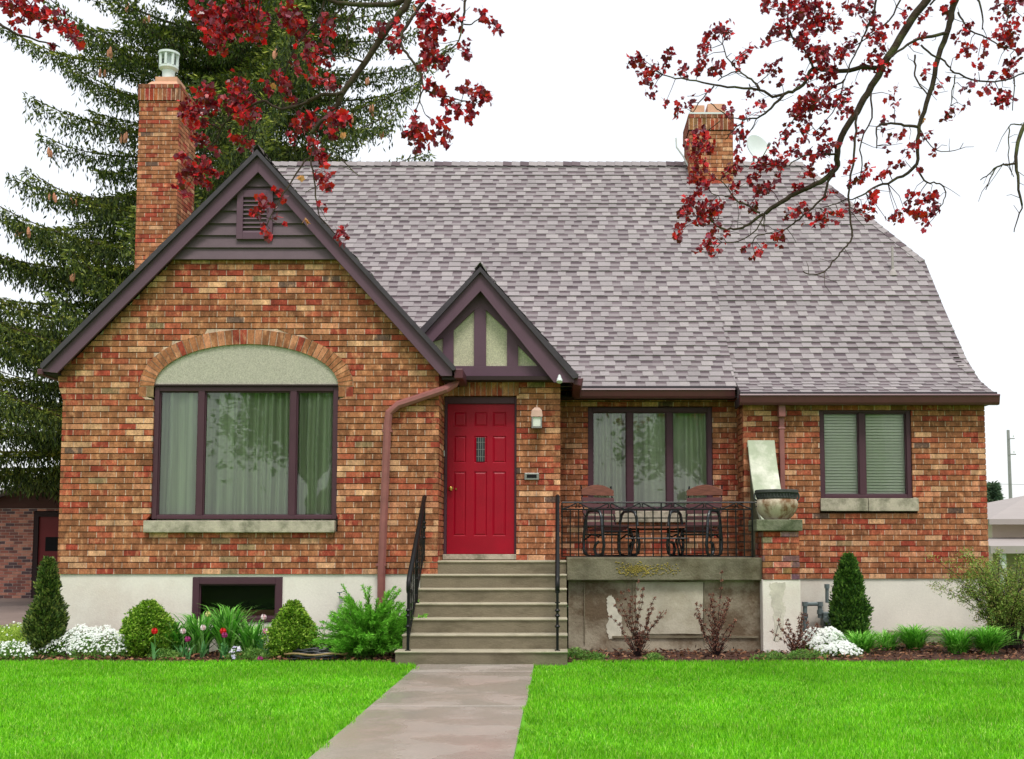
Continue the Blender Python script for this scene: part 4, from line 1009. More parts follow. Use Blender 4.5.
mb = MB(); mb.box(gdx0+.12,gdx0+1.1,YGA+.06,YGA+.1,0,WZ(512,YGA)-.12); gd = obj('door', mb, M_greddoor, ga); mb = MB(); mb.box(gdx0+.3,gdx0+.95,YGA+.045,YGA+.058,WZ(551,YGA),WZ(537,YGA)); obj('window', mb, M_black, gd)
mb = MB(); mb.box(gdx0,gdx0+.12,YGA+.01,YGA+.1,0,WZ(512,YGA)); mb.box(gdx0+.12,gdx0+1.2,YGA+.011,YGA+.1,WZ(512,YGA)-.12,WZ(512,YGA)); obj('door_frame', mb, M_dark, ga)
nh_ = thing('neighbour_house', 'pale house with two low white roofs behind the shrub at the right edge', 'house', (17,32,0))
YN = 30
mb = MB(); mb.box(WX(998,YN,530),24,YN+.4,40,0,WZ(517,YN)); obj('wall', mb, M_nwall, nh_)
mb = MB(); 
e0 = W(989,519,YN-.2); e1_ = W(1024,502,YN-.2)
s3 = (e1_[1]-e0[1])/(e1_[0]-e0[0])
mb.add([(e0[0],YN-.2,e0[1]),(26,YN-.2,e0[1]),(26,36,e0[1]+.9),(e0[0]+3.6,36,e0[1]+.9),(e0[0],42,e0[1])],[(0,1,2,3),(0,3,4)]); mb.box(e0[0],26,YN-.22,YN-.15,e0[1]-.14,e0[1]+.0)
obj('roof', mb, M_nroof, nh_)
mb = MB(); e2_ = W(990,541,YN-2); 
mb.add([(e2_[0],YN-2,e2_[1]-.12),(26,YN-2,e2_[1]-.12),(26,YN+.4,e2_[1]+.1),(e2_[0]+.3,YN+.4,e2_[1]+.1)],[(0,1,2,3)]); mb.box(e2_[0],26,YN-2.02,YN-1.95,e2_[1]-.3,e2_[1]-.12); obj('porch_roof', mb, M_nroof, nh_)
for x_ in (e2_[0]+.3,16,20): mb = MB(); mb.box(x_,x_+.12,YN-1.9,YN-1.78,0,e2_[1]-.3); obj('post', mb, M_white, nh_)
mb = MB(); mb.box(WX(1005,YN,530)+.8,WX(1005,YN,530)+1.8,YN+.35,YN+.41,.9,WZ(524,YN)); obj('window', mb, M_pipe, nh_)
YPO = 62; up_ = thing('utility_pole', 'tall thin grey utility pole beyond the pale neighbouring house', 'utility pole', (WX(1009,YPO,430),YPO,0))
xq = WX(1009,YPO,430); zq = WZ(430,YPO)
mb = MB(); mb.tube([(xq,YPO,0),(xq-.05,YPO,zq)], [.11,.08], 10); obj('pole', mb, M_steel, up_)
mb = MB(); mb.box(xq-.1,xq+.3,YPO-.12,YPO-.06,zq-1.36,zq-1.3); mb.box(xq-.1,xq+.25,YPO-.12,YPO-.06,zq-.5,zq-.45); obj('crossarm', mb, M_steel, up_)
for zz in (zq-1.25,zq-.4): mb = MB(); mb.tube([(xq+.2,YPO-.08,zz),(xq+.2,YPO-.08,zz+.10)], .03, 8); obj('insulator', mb, M_white, up_)
mb = MB(); mb.tube([(xq-18+i*2.5,YPO-.1,zq-2.4-.6*math.sin(math.pi*i/20)) for i in range(21)], .015, 4); obj('wire', mb, M_steel, up_)
# ================================================================ VEGETATION
def rnd(*a): return RNG.uniform(*a)
def cards(P, D, ln, wd, seedn=None, up=None):
    """rhombus leaf cards: base P (N,3), direction D (N,3), length, width arrays -> (N,4,3)"""
    N = len(P); D = D/np.maximum(1e-9,np.linalg.norm(D,axis=1,keepdims=True))
    R = RNG.normal(size=(N,3)) if up is None else up
    Sd = np.cross(D, R); Sd /= np.maximum(1e-9,np.linalg.norm(Sd,axis=1,keepdims=True))
    ln = np.broadcast_to(ln,(N,))[:,None]; wd = np.broadcast_to(wd,(N,))[:,None]
    return np.stack([P, P+D*ln*.5+Sd*wd*.5, P+D*ln, P+D*ln*.5-Sd*wd*.5], axis=1)
def pick(cols, N, var=.2, w=None):
    c = np.array([lin(x) for x in cols]); i = RNG.choice(len(cols), N, p=w)
    return np.clip(c[i]*(1+RNG.uniform(-var,var,(N,1))), 0, 1)
# ---- grass blades
def grass(name, nb, label):
    xs, ys = [], []
    N = nb
    y = 6.4+7.15*RNG.random(N)**1.15; x = RNG.uniform(-1,1,N)*(y*.52+.5)
    m = (x > -8.6) & (x < 8.6)
    edge = .035*np.sin(y*5.1)+.025*np.sin(y*13+1)
    m &= ~((x > -1.57+edge) & (x < -.26+.6*edge))
    dx = x+1.56; dy = y-12.9
    m &= ~((x > -2.15) & (x < -1.5) & (y > 12.75) & ((x+2.15)**2+(y-12.72)**2 > .62**2))
    m &= ~((x > -1.9) & (x < .16) & (y > 13.0))
    m &= y < 13.42+.05*np.sin(x*3.)
    x, y = x[m], y[m]; n = len(x)
    h = rnd(.022,.050,n)*(1+.25*np.sin(x*1.7+2*np.sin(y*.9))*np.sin(y*2.1)); 
    a = rnd(0,2*np.pi,n); lean = rnd(.0,.035,n)
    wd = .0045*(1+ (y-6)*.05)
    P = np.stack([x,y,np.zeros(n)],1)
    s = np.stack([np.cos(a)*wd,np.sin(a)*wd,np.zeros(n)],1); b = rnd(0,2*np.pi,n)
    T = P+np.stack([np.cos(b)*lean,np.sin(b)*lean,h],1)
    V = np.stack([P-s,P+s,T],1)
    c = pick([(124,200,28),(102,178,22),(144,212,42),(80,148,22),(174,222,88),(182,196,108)], n, .2, [.3,.28,.22,.1,.08,.02])
    o = mass(name, V, c, M_grass, origin=(0,10,0)); tag(o, label, 'grass', kind='stuff')
grass('grass', 430000, 'short bright green wet lawn grass on both sides of the path')
# ---- mulch chips
n = 9000
x = np.concatenate([rnd(.15,8.5,n*2//3), rnd(-7,-1.9,n//3)]); y = np.concatenate([rnd(13.42,16.1,n*2//3), rnd(13.42,14.55,n//3)])
P = np.stack([x,y,rnd(.012,.05,len(x))],1); D = RNG.normal(size=(len(x),3)); D[:,2] *= .35
tag(mass('bark_mulch', cards(P,D,rnd(.03,.09,len(x)),rnd(.012,.03,len(x))), pick([(110,72,52),(80,52,42),(140,98,70),(60,42,38),(160,120,92)],len(x),.25), M_chip, origin=(2,14,0)), 'brown bark chips scattered over the flower beds', 'mulch', kind='stuff')
# ---- clipped and conical shrubs
def shrub(name, label, cat, X, Y, prof, n, ln, wd, cols, updir=.5, nblob=24, jit=.12, group=None, stemr=.02, w=None):
    """prof: list of (z, radius)"""
    t = thing(name, label, cat, (X,Y,0), group)
    zs = np.array([p[0] for p in prof]); rs = np.array([p[1] for p in prof])
    # lumpy outline: blobs
    z = RNG.uniform(zs[0], zs[-1], n*3); r = np.interp(z, zs, rs); keep = RNG.random(n*3) < (r/rs.max()); z, r = z[keep][:n], r[keep][:n]; n = len(z)
    a = rnd(0,2*np.pi,n)
    ph = rnd(0,6.28,6)
    lump = 1+jit*(np.sin(3*a+ph[0]+z*9)+np.sin(5*a+ph[1]-z*14)+.8*np.sin(9*a+ph[2]+z*23)+.6*np.sin(2*a+z*31+ph[3]))/2.2
    rr = r*lump*np.sqrt(rnd(.08,1.0,n))*(1+.10*np.sin(z*17+a*2)+.06*np.sin(z*41-a*5))
    sp_ = RNG.random(n) < .035; rr = np.where(sp_, r*lump*rnd(1.0,1.16,n), rr)
    P = np.stack([X+rr*np.cos(a), Y+rr*np.sin(a), z],1)
    D = np.stack([np.cos(a),np.sin(a),np.full(n,updir)],1)+RNG.normal(size=(n,3))*.5
    V = cards(P, D, rnd(.6,1.3,n)*ln, rnd(.7,1.2,n)*wd)
    mass('foliage', V, pick(cols,n,.22,w), M_leaf, parent=t)
    mb = MB(); mb.tube([(X,Y,0),(X+.01,Y,zs[-1]*.85)], [stemr,stemr*.4], 6)
    for k in range(10):
        a_ = k*2.4; zz = zs[-1]*(.08+.07*k); rr_ = float(np.interp(zz+.08,zs,rs))*.7; mb.tube([(X,Y,zz),(X+rr_*math.cos(a_),Y+rr_*math.sin(a_),zz+.12)], [stemr*.5,stemr*.2], 4)
    obj('stem', mb, M_bark, t)
    return t
BOX = [(128,172,48),(100,144,40),(156,196,66),(76,114,34),(180,208,88)]
ARB = [(88,112,50),(66,90,42),(110,132,60),(50,70,34),(134,146,70)]
x_ = WX(42,13.75,600)
shrub('conical_evergreen', 'slim dark conical evergreen at the left corner of the house', 'shrub', x_, 13.9, [(.02,.16),(.2,.21),(.42,.20),(.6,.17),(.74,.10),(.9,.11),(1.05,.08),(1.18,.03)], 20000, .05, .022, ARB, updir=1.3, jit=.22)
shrub('clipped_boxwood', 'round bright green clipped boxwood left of the tulips', 'shrub', WX(147,13.85,620), 13.9, [(.02,.2),(.15,.27),(.3,.28),(.45,.25),(.58,.16),(.68,.05)], 20000, .034, .022, BOX, jit=.09)
shrub('pointed_boxwood', 'pointed bright green boxwood between the tulips and the hose', 'shrub', WX(293,13.85,620), 13.85, [(.02,.24),(.15,.29),(.3,.28),(.42,.2),(.55,.14),(.68,.05)], 20000, .034, .022, BOX, jit=.13)
shrub('conical_evergreen', 'plump dark conical evergreen beside the gas meter', 'shrub', WX(849,15.4,600), 15.4, [(.02,.20),(.2,.24),(.5,.23),(.75,.18),(.95,.14),(1.12,.09),(1.22,.03)], 22000, .05, .022, [(86,126,48),(64,102,40),(108,146,58),(48,78,34)], updir=1.3, jit=.10)
# ---- blades clumps (daylily, tulip leaves)
def blade_clump(X, Y, n, h, wd, spread, cols, seg=4, z=0.0):
    V = []; 
    a = rnd(0,2*np.pi,n); hh = h*rnd(.4,1.15,n); sp = spread*rnd(.4,1.2,n); bx = X+rnd(-.05,.05,n)*spread*4; by = Y+rnd(-.05,.05,n)*spread*4
    t = np.linspace(0,1,seg+1)
    pts = np.stack([bx[:,None]+np.cos(a)[:,None]*sp[:,None]*t**1.6, by[:,None]+np.sin(a)[:,None]*sp[:,None]*t**1.6, z+hh[:,None]*(t*1.25-.45*t**3.2)],2)
    wv = wd*np.array([.7,1,.95,.65,.04])[:seg+1]
    sd = np.stack([-np.sin(a),np.cos(a),np.zeros(n)],1)[:,None,:]*wv[None,:,None]*rnd(.7,1.2,n)[:,None,None]
    L, R = pts-sd, pts+sd
    Q = np.stack([L[:,:-1],R[:,:-1],R[:,1:],L[:,1:]],2).reshape(-1,4,3)
    c = np.repeat(pick(cols,n,.2), seg, axis=0)
    return Q, c
GRN = [(118,190,70),(142,210,92),(94,164,56),(176,224,132),(76,138,52)]
for i,(px,py,h,nn,lab) in enumerate([(862,643,.30,90,'small strappy green clump at the right of the white phlox'),(887,640,.28,50,'smallest strappy green clump, beside the plump conical evergreen'),(914,640,.34,130,'bushy strappy green clump in the middle of the right flower bed'),(957,645,.34,130,'broad strappy green clump left of the airy shrub'),(988,642,.36,140,'strappy green clump in front of the airy shrub at the right edge')]):
    Y = 14.9 if i in (1,2) else 14.4
    X = WX(px,Y,640); t = thing('daylily', lab, 'plant', (X,Y,0), 'daylily clumps in the right flower bed')
    Q, c = blade_clump(X, Y, nn*4, h*1.08, .008, .38, [(108,180,56),(130,204,74),(84,150,46),(158,220,100)]); mass('leaves', Q, c, M_leaf, parent=t)
# tulip bed leaves
for i,(px,py,lab) in enumerate([(176,1,'strappy green leaves at the left end of the tulip bed'),(200,2,'strappy green leaves under the cream tulip'),(228,3,'strappy green leaves in front of the basement window'),(252,2,'strappy green leaves at the right end of the tulip bed')]):
    Y = 14.0+.05*py; X = WX(px,Y,630); t = thing('leaf_clump', lab, 'plant', (X,Y,0), 'leaf clumps of the tulip bed')
    Q, c = blade_clump(X, Y, 230, .50+.10*(i%3), .013, .40, GRN); mass('leaves', Q, c, M_leaf, parent=t)
def tulip(px, py, Y, cols, lab, sc=1):
    X, Z = W(px,py,Y); t = thing('tulip', lab, 'flower', (X,Y,0), 'tulips in the left flower bed')
    mb = MB(); mb.tube([(X-.01,Y,0),(X+.012,Y,Z*.5),(X,Y,Z-.03)], .005, 5, lin((110,160,80))); obj('stem', mb, M_leaf, t)
    Q, c = blade_clump(X, Y, 7, min(.3,Z*.8), .020, .13, [(96,158,92),(120,176,110)]); mass('leaves', Q, c, M_leaf, parent=t)
    vs = []; n = 10
    mb = MB()
    for k in range(6):
        a_ = k*math.pi/3+(.3 if k%2 else 0); r0 = .9 if k%2 else 1.0; c = lin(cols[k%len(cols)])
        def q(r,z,da): return (X+r*sc*math.cos(a_+da), Y+r*sc*math.sin(a_+da), Z-.032*sc+z*sc)
        mb.add([q(.004,0,0),q(.024*r0,.012,-.5),q(.029*r0,.035,-.55),q(.014*r0,.064,0),q(.029*r0,.035,.55),q(.024*r0,.012,.5),q(.033*r0,.035,0),q(.028*r0,.012,0)],[(0,1,7),(0,7,5),(1,2,6,7),(7,6,4,5),(2,3,6),(6,3,4)], c)
    obj('petals', mb, M_petal, t, smooth=False)
WH, PK, RD, MG, CR = [(236,226,226),(226,180,190)], [(214,130,160),(240,215,220)], [(206,24,30),(226,44,40)], [(170,60,120),(150,44,110)], [(232,222,160),(214,214,130)]
for a in [(183,631,13.8,WH,'white tulip, leftmost of the pale tulips'),(187.5,639,13.7,MG,'magenta tulip just under the leftmost white tulip'),(203,627.5,13.8,WH,'pink and white tulip between the magenta and the cream tulips'),
          (208,614,14.1,CR,'cream yellow tulip, topmost of the tulips at the basement window'),(223,631,13.7,RD,'open red tulip in the middle of the tulip bed'),(224.5,635,13.65,MG,'magenta tulip touching the red tulip in the middle'),
          (263.5,617,14.0,WH,'tall white tulip at the right end of the bed'),(265.5,631,13.8,PK,'pink and white tulip below the tall white one'),(154.5,631,13.55,RD,'red tulip in front of the round boxwood'),(64,624,14.1,PK,'pale pink tulip behind the white flower carpet'),(260,659,13.45,MG,'tiny magenta tulip low beside the lawn')]:
    tulip(*a, sc=1.25 if a[3] is RD else 1.15)
# pansy clump
def flowers(X, Y, rx, ry, h, nf, nl, fcol, lcol, fs=.014, cover=1.0):
    def dome(n):
        a = rnd(0,2*np.pi,n); r = np.sqrt(RNG.random(n)); lum = 1+.15*np.sin(3*a+X*7)+.1*np.sin(7*a)
        x = X+rx*r*np.cos(a)*lum; y = Y+ry*r*np.sin(a)*lum; z = h*np.sqrt(np.clip(1-r**2*.93,0,1))*(1+.15*np.sin(x*14)*np.sin(y*11)); return np.stack([x,y,z],1)
    P = dome(nl); P[:,2] *= rnd(.15,1.0,nl); D = RNG.normal(size=(nl,3)); D[:,2] = np.abs(D[:,2])
    Vl = cards(P,D,rnd(.02,.05,nl),rnd(.006,.012,nl)); cl = pick(lcol,nl)
    P = dome(nf); P[:,2] += rnd(0,.02,nf)
    P += (RNG.normal(size=(nf,3))*.01)
    nrm_ = np.stack([(P[:,0]-X)/rx*.6,(P[:,1]-Y)/ry*.6-.5,np.full(nf,.8)],1)+RNG.normal(size=(nf,3))*.25; nrm_ /= np.linalg.norm(nrm_,axis=1,keepdims=True)
    u = np.cross(nrm_,RNG.normal(size=(nf,3))); u /= np.linalg.norm(u,axis=1,keepdims=True); v = np.cross(nrm_,u)
    rad = rnd(.7,1.3,nf)*fs
    k = 8; ang = np.arange(k)*2*np.pi/k; rr = np.where(np.arange(k)%2==0,1.,.55)
    V = P[:,None,:]+(u[:,None,:]*np.cos(ang)[None,:,None]+v[:,None,:]*np.sin(ang)[None,:,None])*(rad[:,None]*rr[None,:])[:,:,None]
    return Vl, cl, V, pick(fcol,nf,.05)
def flower_mound(name, label, X, Y, rx, ry, h, nf, nl, fcol=((242,244,240),(232,238,232)), lcol=((104,150,60),(84,128,50),(140,180,84)), fs=.014, cat='flowers', group=None):
    t = thing(name, label, cat, (X,Y,0), group); Vl, cl, V, c = flowers(X,Y,rx,ry,h,nf,nl,list(fcol),list(lcol),fs)
    mass('leaves', Vl, cl, M_leaf, parent=t); mass('blossom', V, c, M_petal, parent=t); return t
flower_mound('candytuft', 'wide carpet of white candytuft between the slim conical evergreen and the round boxwood', WX(90,13.9,640), 13.95, .56,.40,.34, 2300, 7500)
flower_mound('candytuft', 'low patch of white candytuft at the far left edge', WX(14,13.7,645), 13.7, .34,.22,.20, 380, 3500)
flower_mound('yellow_green_groundcover', 'yellow green leafy cushion behind the white flowers at the left edge', WX(12,14.5,620), 14.5, .5,.35,.36, 60, 9000, lcol=((168,196,70),(140,176,56),(190,212,96)))
flower_mound('phlox', 'dense white phlox spilling in front of the gas meter', WX(828,14.8,640), 14.9, .28,.5,.26, 1500, 2500, fs=.02)
flower_mound('phlox', 'low front end of the white phlox at the lawn edge', WX(842,14.0,645), 14.1, .27,.25,.15, 650, 1500, fs=.02)
flower_mound('pansy', 'small white and lilac pansy clump at the front of the tulip bed', WX(236,13.55,652), 13.55, .10,.08,.13, 16, 400, fcol=((230,228,236),(200,196,226)), fs=.03)
for px, py, s, lab in [(500/3.94+0,0,.12,''),]: pass
for px, Y, rx, h, lab in [(577,13.75,.17,.14,'low green weeds at the foot of the steps'),(597,13.6,.13,.09,'small low green weed patch right of the steps'),(653,13.6,.12,.08,'tiny green weed tuft in front of the brown bare shrub'),(255,13.6,.16,.16,'leafy green tuft at the front of the tulip bed'),(165,13.65,.2,.12,'low green tuft beside the round boxwood'),(350,13.7,.2,.12,'low green tuft between hose and juniper'),(770,13.6,.2,.1,'pale green low plant before the pier'),(805,13.7,.25,.12,'pale green low plant left of the phlox')]:
    X = WX(px,Y,650); t = thing('weed_patch', lab, 'plant', (X,Y,0), 'low green tufts in the flower beds'); Vl, cl, V, c = flowers(X,Y,rx,.12,h,2,1100,[(220,230,120)],[(104,150,62),(84,130,52),(140,176,84)])
    mass('leaves', Vl, cl, M_leaf, parent=t)
# ---- juniper
def juniper(X, Y, n, R, H, label):
    t = thing('juniper', label, 'shrub', (X,Y,0)); P, D, Cc, Ln, Wd = [], [], [], [], []
    mb = MB()
    for k in range(n):
        a = rnd(0,2*np.pi); el = rnd(.12,1.15); L = R*(.5+.75*rnd(0,1)); rr = math.cos(el)*L; hh = math.sin(el)*L*H/R
        m = 40; tt = np.linspace(.12,1,m)
        bx, by = X+rnd(-.12,.12), Y+rnd(-.1,.1)
        x = bx+rr*tt*math.cos(a); y = by+rr*tt*math.sin(a)*.75; z = .04+hh*(tt*1.15-.18*tt**3)+ .05*np.sin(tt*3)
        C0 = np.stack([x,y,z],1)
        T = np.gradient(C0,axis=0); T /= np.linalg.norm(T,axis=1,keepdims=True)
        if k % 4 == 0: mb.tube([tuple(q) for q in C0[::8]], .006, 4)
        for s in range(5):
            off = RNG.normal(size=(m,3)); d = T*1.2+off*.55
            P.append(C0+RNG.normal(size=(m,3))*.006); D.append(d); Ln.append((.10*(1-tt*.65)+.02)*rnd(.6,1.2,m)); Wd.append(np.full(m,.009))
            base = np.array(lin((84,146,40)))*(1-tt[:,None])+np.array(lin((126,196,62)))*tt[:,None]; Cc.append(base*rnd(.55,1.3,(m,1)))
    mass('foliage', cards(np.concatenate(P),np.concatenate(D),np.concatenate(Ln),np.concatenate(Wd)), np.clip(np.concatenate(Cc),0,1), M_needle, parent=t); obj('stem', mb, M_bark, t)
juniper(WX(370,13.75,640), 13.8, 300, .62, .74, 'feathery spreading green juniper left of the front steps')
# ---- brown dead-leaved shrubs
def dead_shrub(px, Y, H, spr, n, label, tall=None):
    X = WX(px,Y,650); t = thing('brown_shrub', label, 'shrub', (X,Y,0), 'brown leafless looking shrubs before the porch'); mb = MB(); P=[];
    for k in range(n):
        u = (k+.5)/n*2-1; ex = u*spr+rnd(-.05,.05); h = H*(1-.45*u*u)*rnd(.7,1.05); ey = rnd(-.18,.18)
        if tall and k == n//2+1: h = tall
        pts = [(X+rnd(-.04,.04)+ex*(s*.35+.65*s*s), Y+ey*s, h*s) for s in (0,.2,.4,.6,.8,1)]
        pts = [(a+rnd(-.01,.01),b,c) for a,b,c in pts]
        mb.tube(pts, [.006,.005,.004,.004,.003,.002], 4)
        pa = np.array(pts); m = 9 if h > .45 else 7
        for s in np.linspace(.22,1,m):
            i = s*5; j = min(4,int(i)); c = pa[j]+(pa[j+1]-pa[j])*(i-j); P += [c+RNG.normal(size=3)*.010 for _ in range(30)]
    for k in range(n*2):
        a = rnd(0,6.28); mb.tube([(X,Y,.0),(X+.14*math.cos(a),Y+.1*math.sin(a),rnd(.12,.3))], .003, 3)
        for _ in range(10): s = rnd(.3,1); P.append(np.array((X+.16*math.cos(a)*s,Y+.12*math.sin(a)*s,.25*s))+RNG.normal(size=3)*.015)
    P = np.array(P); D = RNG.normal(size=P.shape); D[:,2] = np.abs(D[:,2])+.2
    obj('stem', mb, M_barkd, t); mass('dry_leaves', cards(P,D,rnd(.012,.026,len(P)),rnd(.008,.015,len(P))), pick([(124,76,62),(98,58,50),(148,98,78),(80,48,42),(160,114,92)],len(P),.2), M_leaf, parent=t)
dead_shrub(638, 14.0, .86, .34, 14, 'brown dry leaved shrub nearest the steps, before the stained porch wall')
dead_shrub(716, 14.0, .84, .30, 15, 'brown dry leaved shrub with one tall shoot before the right part of the porch wall', tall=1.02)
dead_shrub(797, 13.95, .56, .30, 11, 'short brown dry leaved shrub before the concrete pier')
# ---- airy shrub right
def airy(X, Y, label):
    t = thing('airy_shrub', label, 'shrub', (X,Y,0)); mb = MB(); P = []
    for k in range(70):
        a = rnd(0,2*np.pi); R = rnd(.2,.9); H = rnd(.75,1.35); pts = []
        bx, by = X+rnd(-.15,.15), Y+rnd(-.15,.15)
        for s in np.linspace(0,1,9): pts.append((bx+R*math.cos(a)*s**1.4, by+R*math.sin(a)*s**1.4*.8, H*(s*1.35-.42*s**2.4)))
        mb.tube(pts, [.006*(1-.8*s) +.001 for s in np.linspace(0,1,9)], 4)
        pa = np.array(pts)
        for s in np.linspace(.3,1,8):
            i = s*8; j = min(7,int(i)); c = pa[j]+(pa[j+1]-pa[j])*(i-j); d = RNG.normal(size=3)*np.array((.11,.11,.06)); mb.tube([tuple(c),tuple(c+d)], .002, 3)
            for q in np.linspace(.1,1,44): P.append(c+d*q+RNG.normal(size=3)*.03)
    P = np.array(P); D = RNG.normal(size=P.shape)
    obj('stem', mb, M_barkd, t); mass('foliage', cards(P,D,rnd(.018,.042,len(P)),rnd(.008,.014,len(P))), pick([(138,164,66),(114,146,56),(164,188,88),(92,122,48),(158,146,84)],len(P),.2), M_leaf, parent=t)
airy(WX(1008,14.9,600), 15.0, 'airy yellow green twiggy shrub at the right corner of the house')
# ---- spruce
def spruce(X, Y, H, R0, label, seed, cones, wh=.62):
    global RNG
    RNG = np.random.default_rng(seed); random.seed(seed)
    t = thing('spruce_tree', label, 'tree', (X,Y,0))
    mb = MB(); mb.tube([(X,Y,0),(X+.05,Y,H*.3),(X,Y+.05,H*.7),(X,Y,H)], [.42,.34,.18,.02], 12); tr = obj('trunk', mb, M_bark2, t)
    Pt, Dt, Ct, Lt, Wt = [], [], [], [], []; bm = MB(); tips = []
    z = 3.3; az0 = 0
    while z < H-.6:
        nb = 10 if z < 8 else 6 if z < H*.8 else 4; az0 += 1.1
        for b in range(nb):
            az = az0+2*np.pi*b/nb+rnd(-.35,.35); zb = z+rnd(-.22,.22)
            L = R0*(1-(zb/H))**.62*rnd(.72,1.1); 
            if L < .5: L = .5
            ca, sa_ = math.cos(az), math.sin(az)
            droop = rnd(.10,.24)*(1.2 if zb < H*.45 else .7)
            m = max(8,int(L/.11)); tt = np.linspace(0,1,m); r = L*tt
            zz = zb+.10*r-droop*L*(tt**1.3)+.16*L*tt**4
            wob = .05*L*np.sin(tt*5+b)
            cx_ = X+r*ca-wob*sa_; cy_ = Y+r*sa_+wob*ca
            bm.tube([(cx_[i],cy_[i],zz[i]) for i in range(0,m,3)], [max(.012,.06*(1-tt[i])) for i in range(0,m,3)], 5)
            back = sa_ > .35 and zb < 9
            for i in range(2,m):
                if tt[i] < .12: continue
                for sd in (-1,1):
                    lt_ = min(1.0,(.30+.30*(1-tt[i])*L*.5)*rnd(.6,1.15))*(1 if tt[i] < .93 else .5)
                    k = max(2,int(lt_/(.10 if not back else .2))); q = (np.arange(k)+.7)/k
                    fw = .55+rnd(-.15,.25)
                    dx = (-sa_*sd+ca*fw); dy = (ca*sd+sa_*fw); nn = math.hypot(dx,dy); dx/=nn; dy/=nn
                    px = cx_[i]+dx*lt_*q; py = cy_[i]+dy*lt_*q; pz = zz[i]-.18*lt_*q**1.5-.02+rnd(-.03,.03)
                    P0 = np.stack([px,py,pz],1)
                    # tuft along the twig
                    for _ in range(3):
                        Pt.append(P0+RNG.normal(size=(k,3))*.02); Dt.append(np.stack([np.full(k,dx),np.full(k,dy),np.full(k,.0)],1)+RNG.normal(size=(k,3))*.28); Lt.append(rnd(.10,.2,k)); Wt.append(rnd(.03,.055,k))
                        Ct.append(pick([(122,136,50),(98,114,42),(150,156,66),(72,88,36)],k,.25))
                    # hanging strand
                    hl = rnd(.08,.50,k)**1.0*(.6+.5*(zb<12))
                    nseg = 5 if not back else 1
                    for s in range(nseg):
                        Pt.append(P0+np.stack([RNG.normal(size=k)*.03,RNG.normal(size=k)*.03,-hl*s/nseg],1)); Dt.append(np.stack([RNG.normal(size=k)*.34,RNG.normal(size=k)*.34,-np.ones(k)*.9],1)); Lt.append(hl/nseg*.9+.06); Wt.append(rnd(.026,.05,k))
                        Ct.append(pick([(66,84,34),(50,66,30),(82,98,40),(38,52,26),(102,114,50)],k,.25))
                    if rnd(0,1) < .04: tips.append((px[-1],py[-1],pz[-1]-.12))
        z += wh*(.7 if z < 8 else 1 if z < H*.6 else .8)*rnd(.85,1.15)
    P = np.concatenate(Pt); print('spruce cards', len(P))
    mass('foliage', cards(P,np.concatenate(Dt),np.concatenate(Lt),np.concatenate(Wt)), np.concatenate(Ct), M_needle, parent=t)
    obj('branches', bm, M_bark2, t)
    tips = np.array(tips); cm = None
    u = tips[:,0]/tips[:,1]; v = (tips[:,2]-EYE)/tips[:,1]; used = set()
    for (cpx,cpy) in cones:
        cxw, czw = W(cpx,cpy,1.0); d = (u-cxw)**2+(v-(czw-EYE))**2+ (tips[:,1] > Y)*1e-3
        for j in np.argsort(d)[:2]:
            if j in used: continue
            used.add(j)
            for e in range(3):
                c = tips[j]+np.array([rnd(-.07,.07),rnd(-.07,.07),rnd(-.06,.04)])
                if cm is None:
                    mb = MB(); mb.lathe((c[0],c[1],c[2]-.13),[(.010,-.04),(.027,-.02),(.034,.03),(.030,.09),(.010,.14)],8); co = obj('cone', mb, M_cone, t); cm = (co, c.copy())
                else:
                    o = cm[0].copy(); C.objects.link(o); o.parent = t; o.location = Vector(c-cm[1])
                if len(used)*3 > 96: break
spruce(WX(236,27.4,100), 27.4, 25, 8.0, 'tall dark drooping spruce with hanging cones behind the left side of the house', 11,
       [(40,165),(55,160),(50,172),(65,178),(85,12),(102,12),(143,22),(120,60),(205,52),(190,50),(8,192),(375,145),(383,155),(388,158),(395,150),(360,120),(350,70),(345,65),(120,55),(100,150),(38,210),(10,300),(60,280),(300,30),(330,160),(28,200)], wh=.62)
def small_conifer(X, Y, H, R, label):
    t = thing('conifer', label, 'tree', (X,Y,0)); n = 16000
    z = H*(.08+.92*RNG.random(n)**1.3); r = R*(1-z/H)*(1+.25*np.sin(z*7))*np.sqrt(RNG.random(n)); a = rnd(0,6.28,n)
    P = np.stack([X+r*np.cos(a),Y+r*np.sin(a),z],1); D = np.stack([np.cos(a),np.sin(a),-.4+0*a],1)+RNG.normal(size=(n,3))*.4
    mass('crown', cards(P,D,rnd(.15,.35,n),rnd(.05,.1,n)), pick([(84,112,84),(66,92,68),(104,126,92)],n), M_needle, parent=t); mb = MB(); mb.tube([(X,Y,0),(X,Y,H*.9)],[.15,.03],8); obj('trunk', mb, M_bark2, t)
small_conifer(WX(993,44,500), 44, WZ(484,44), 1.1, 'small blue green conifer behind the right corner of the house')
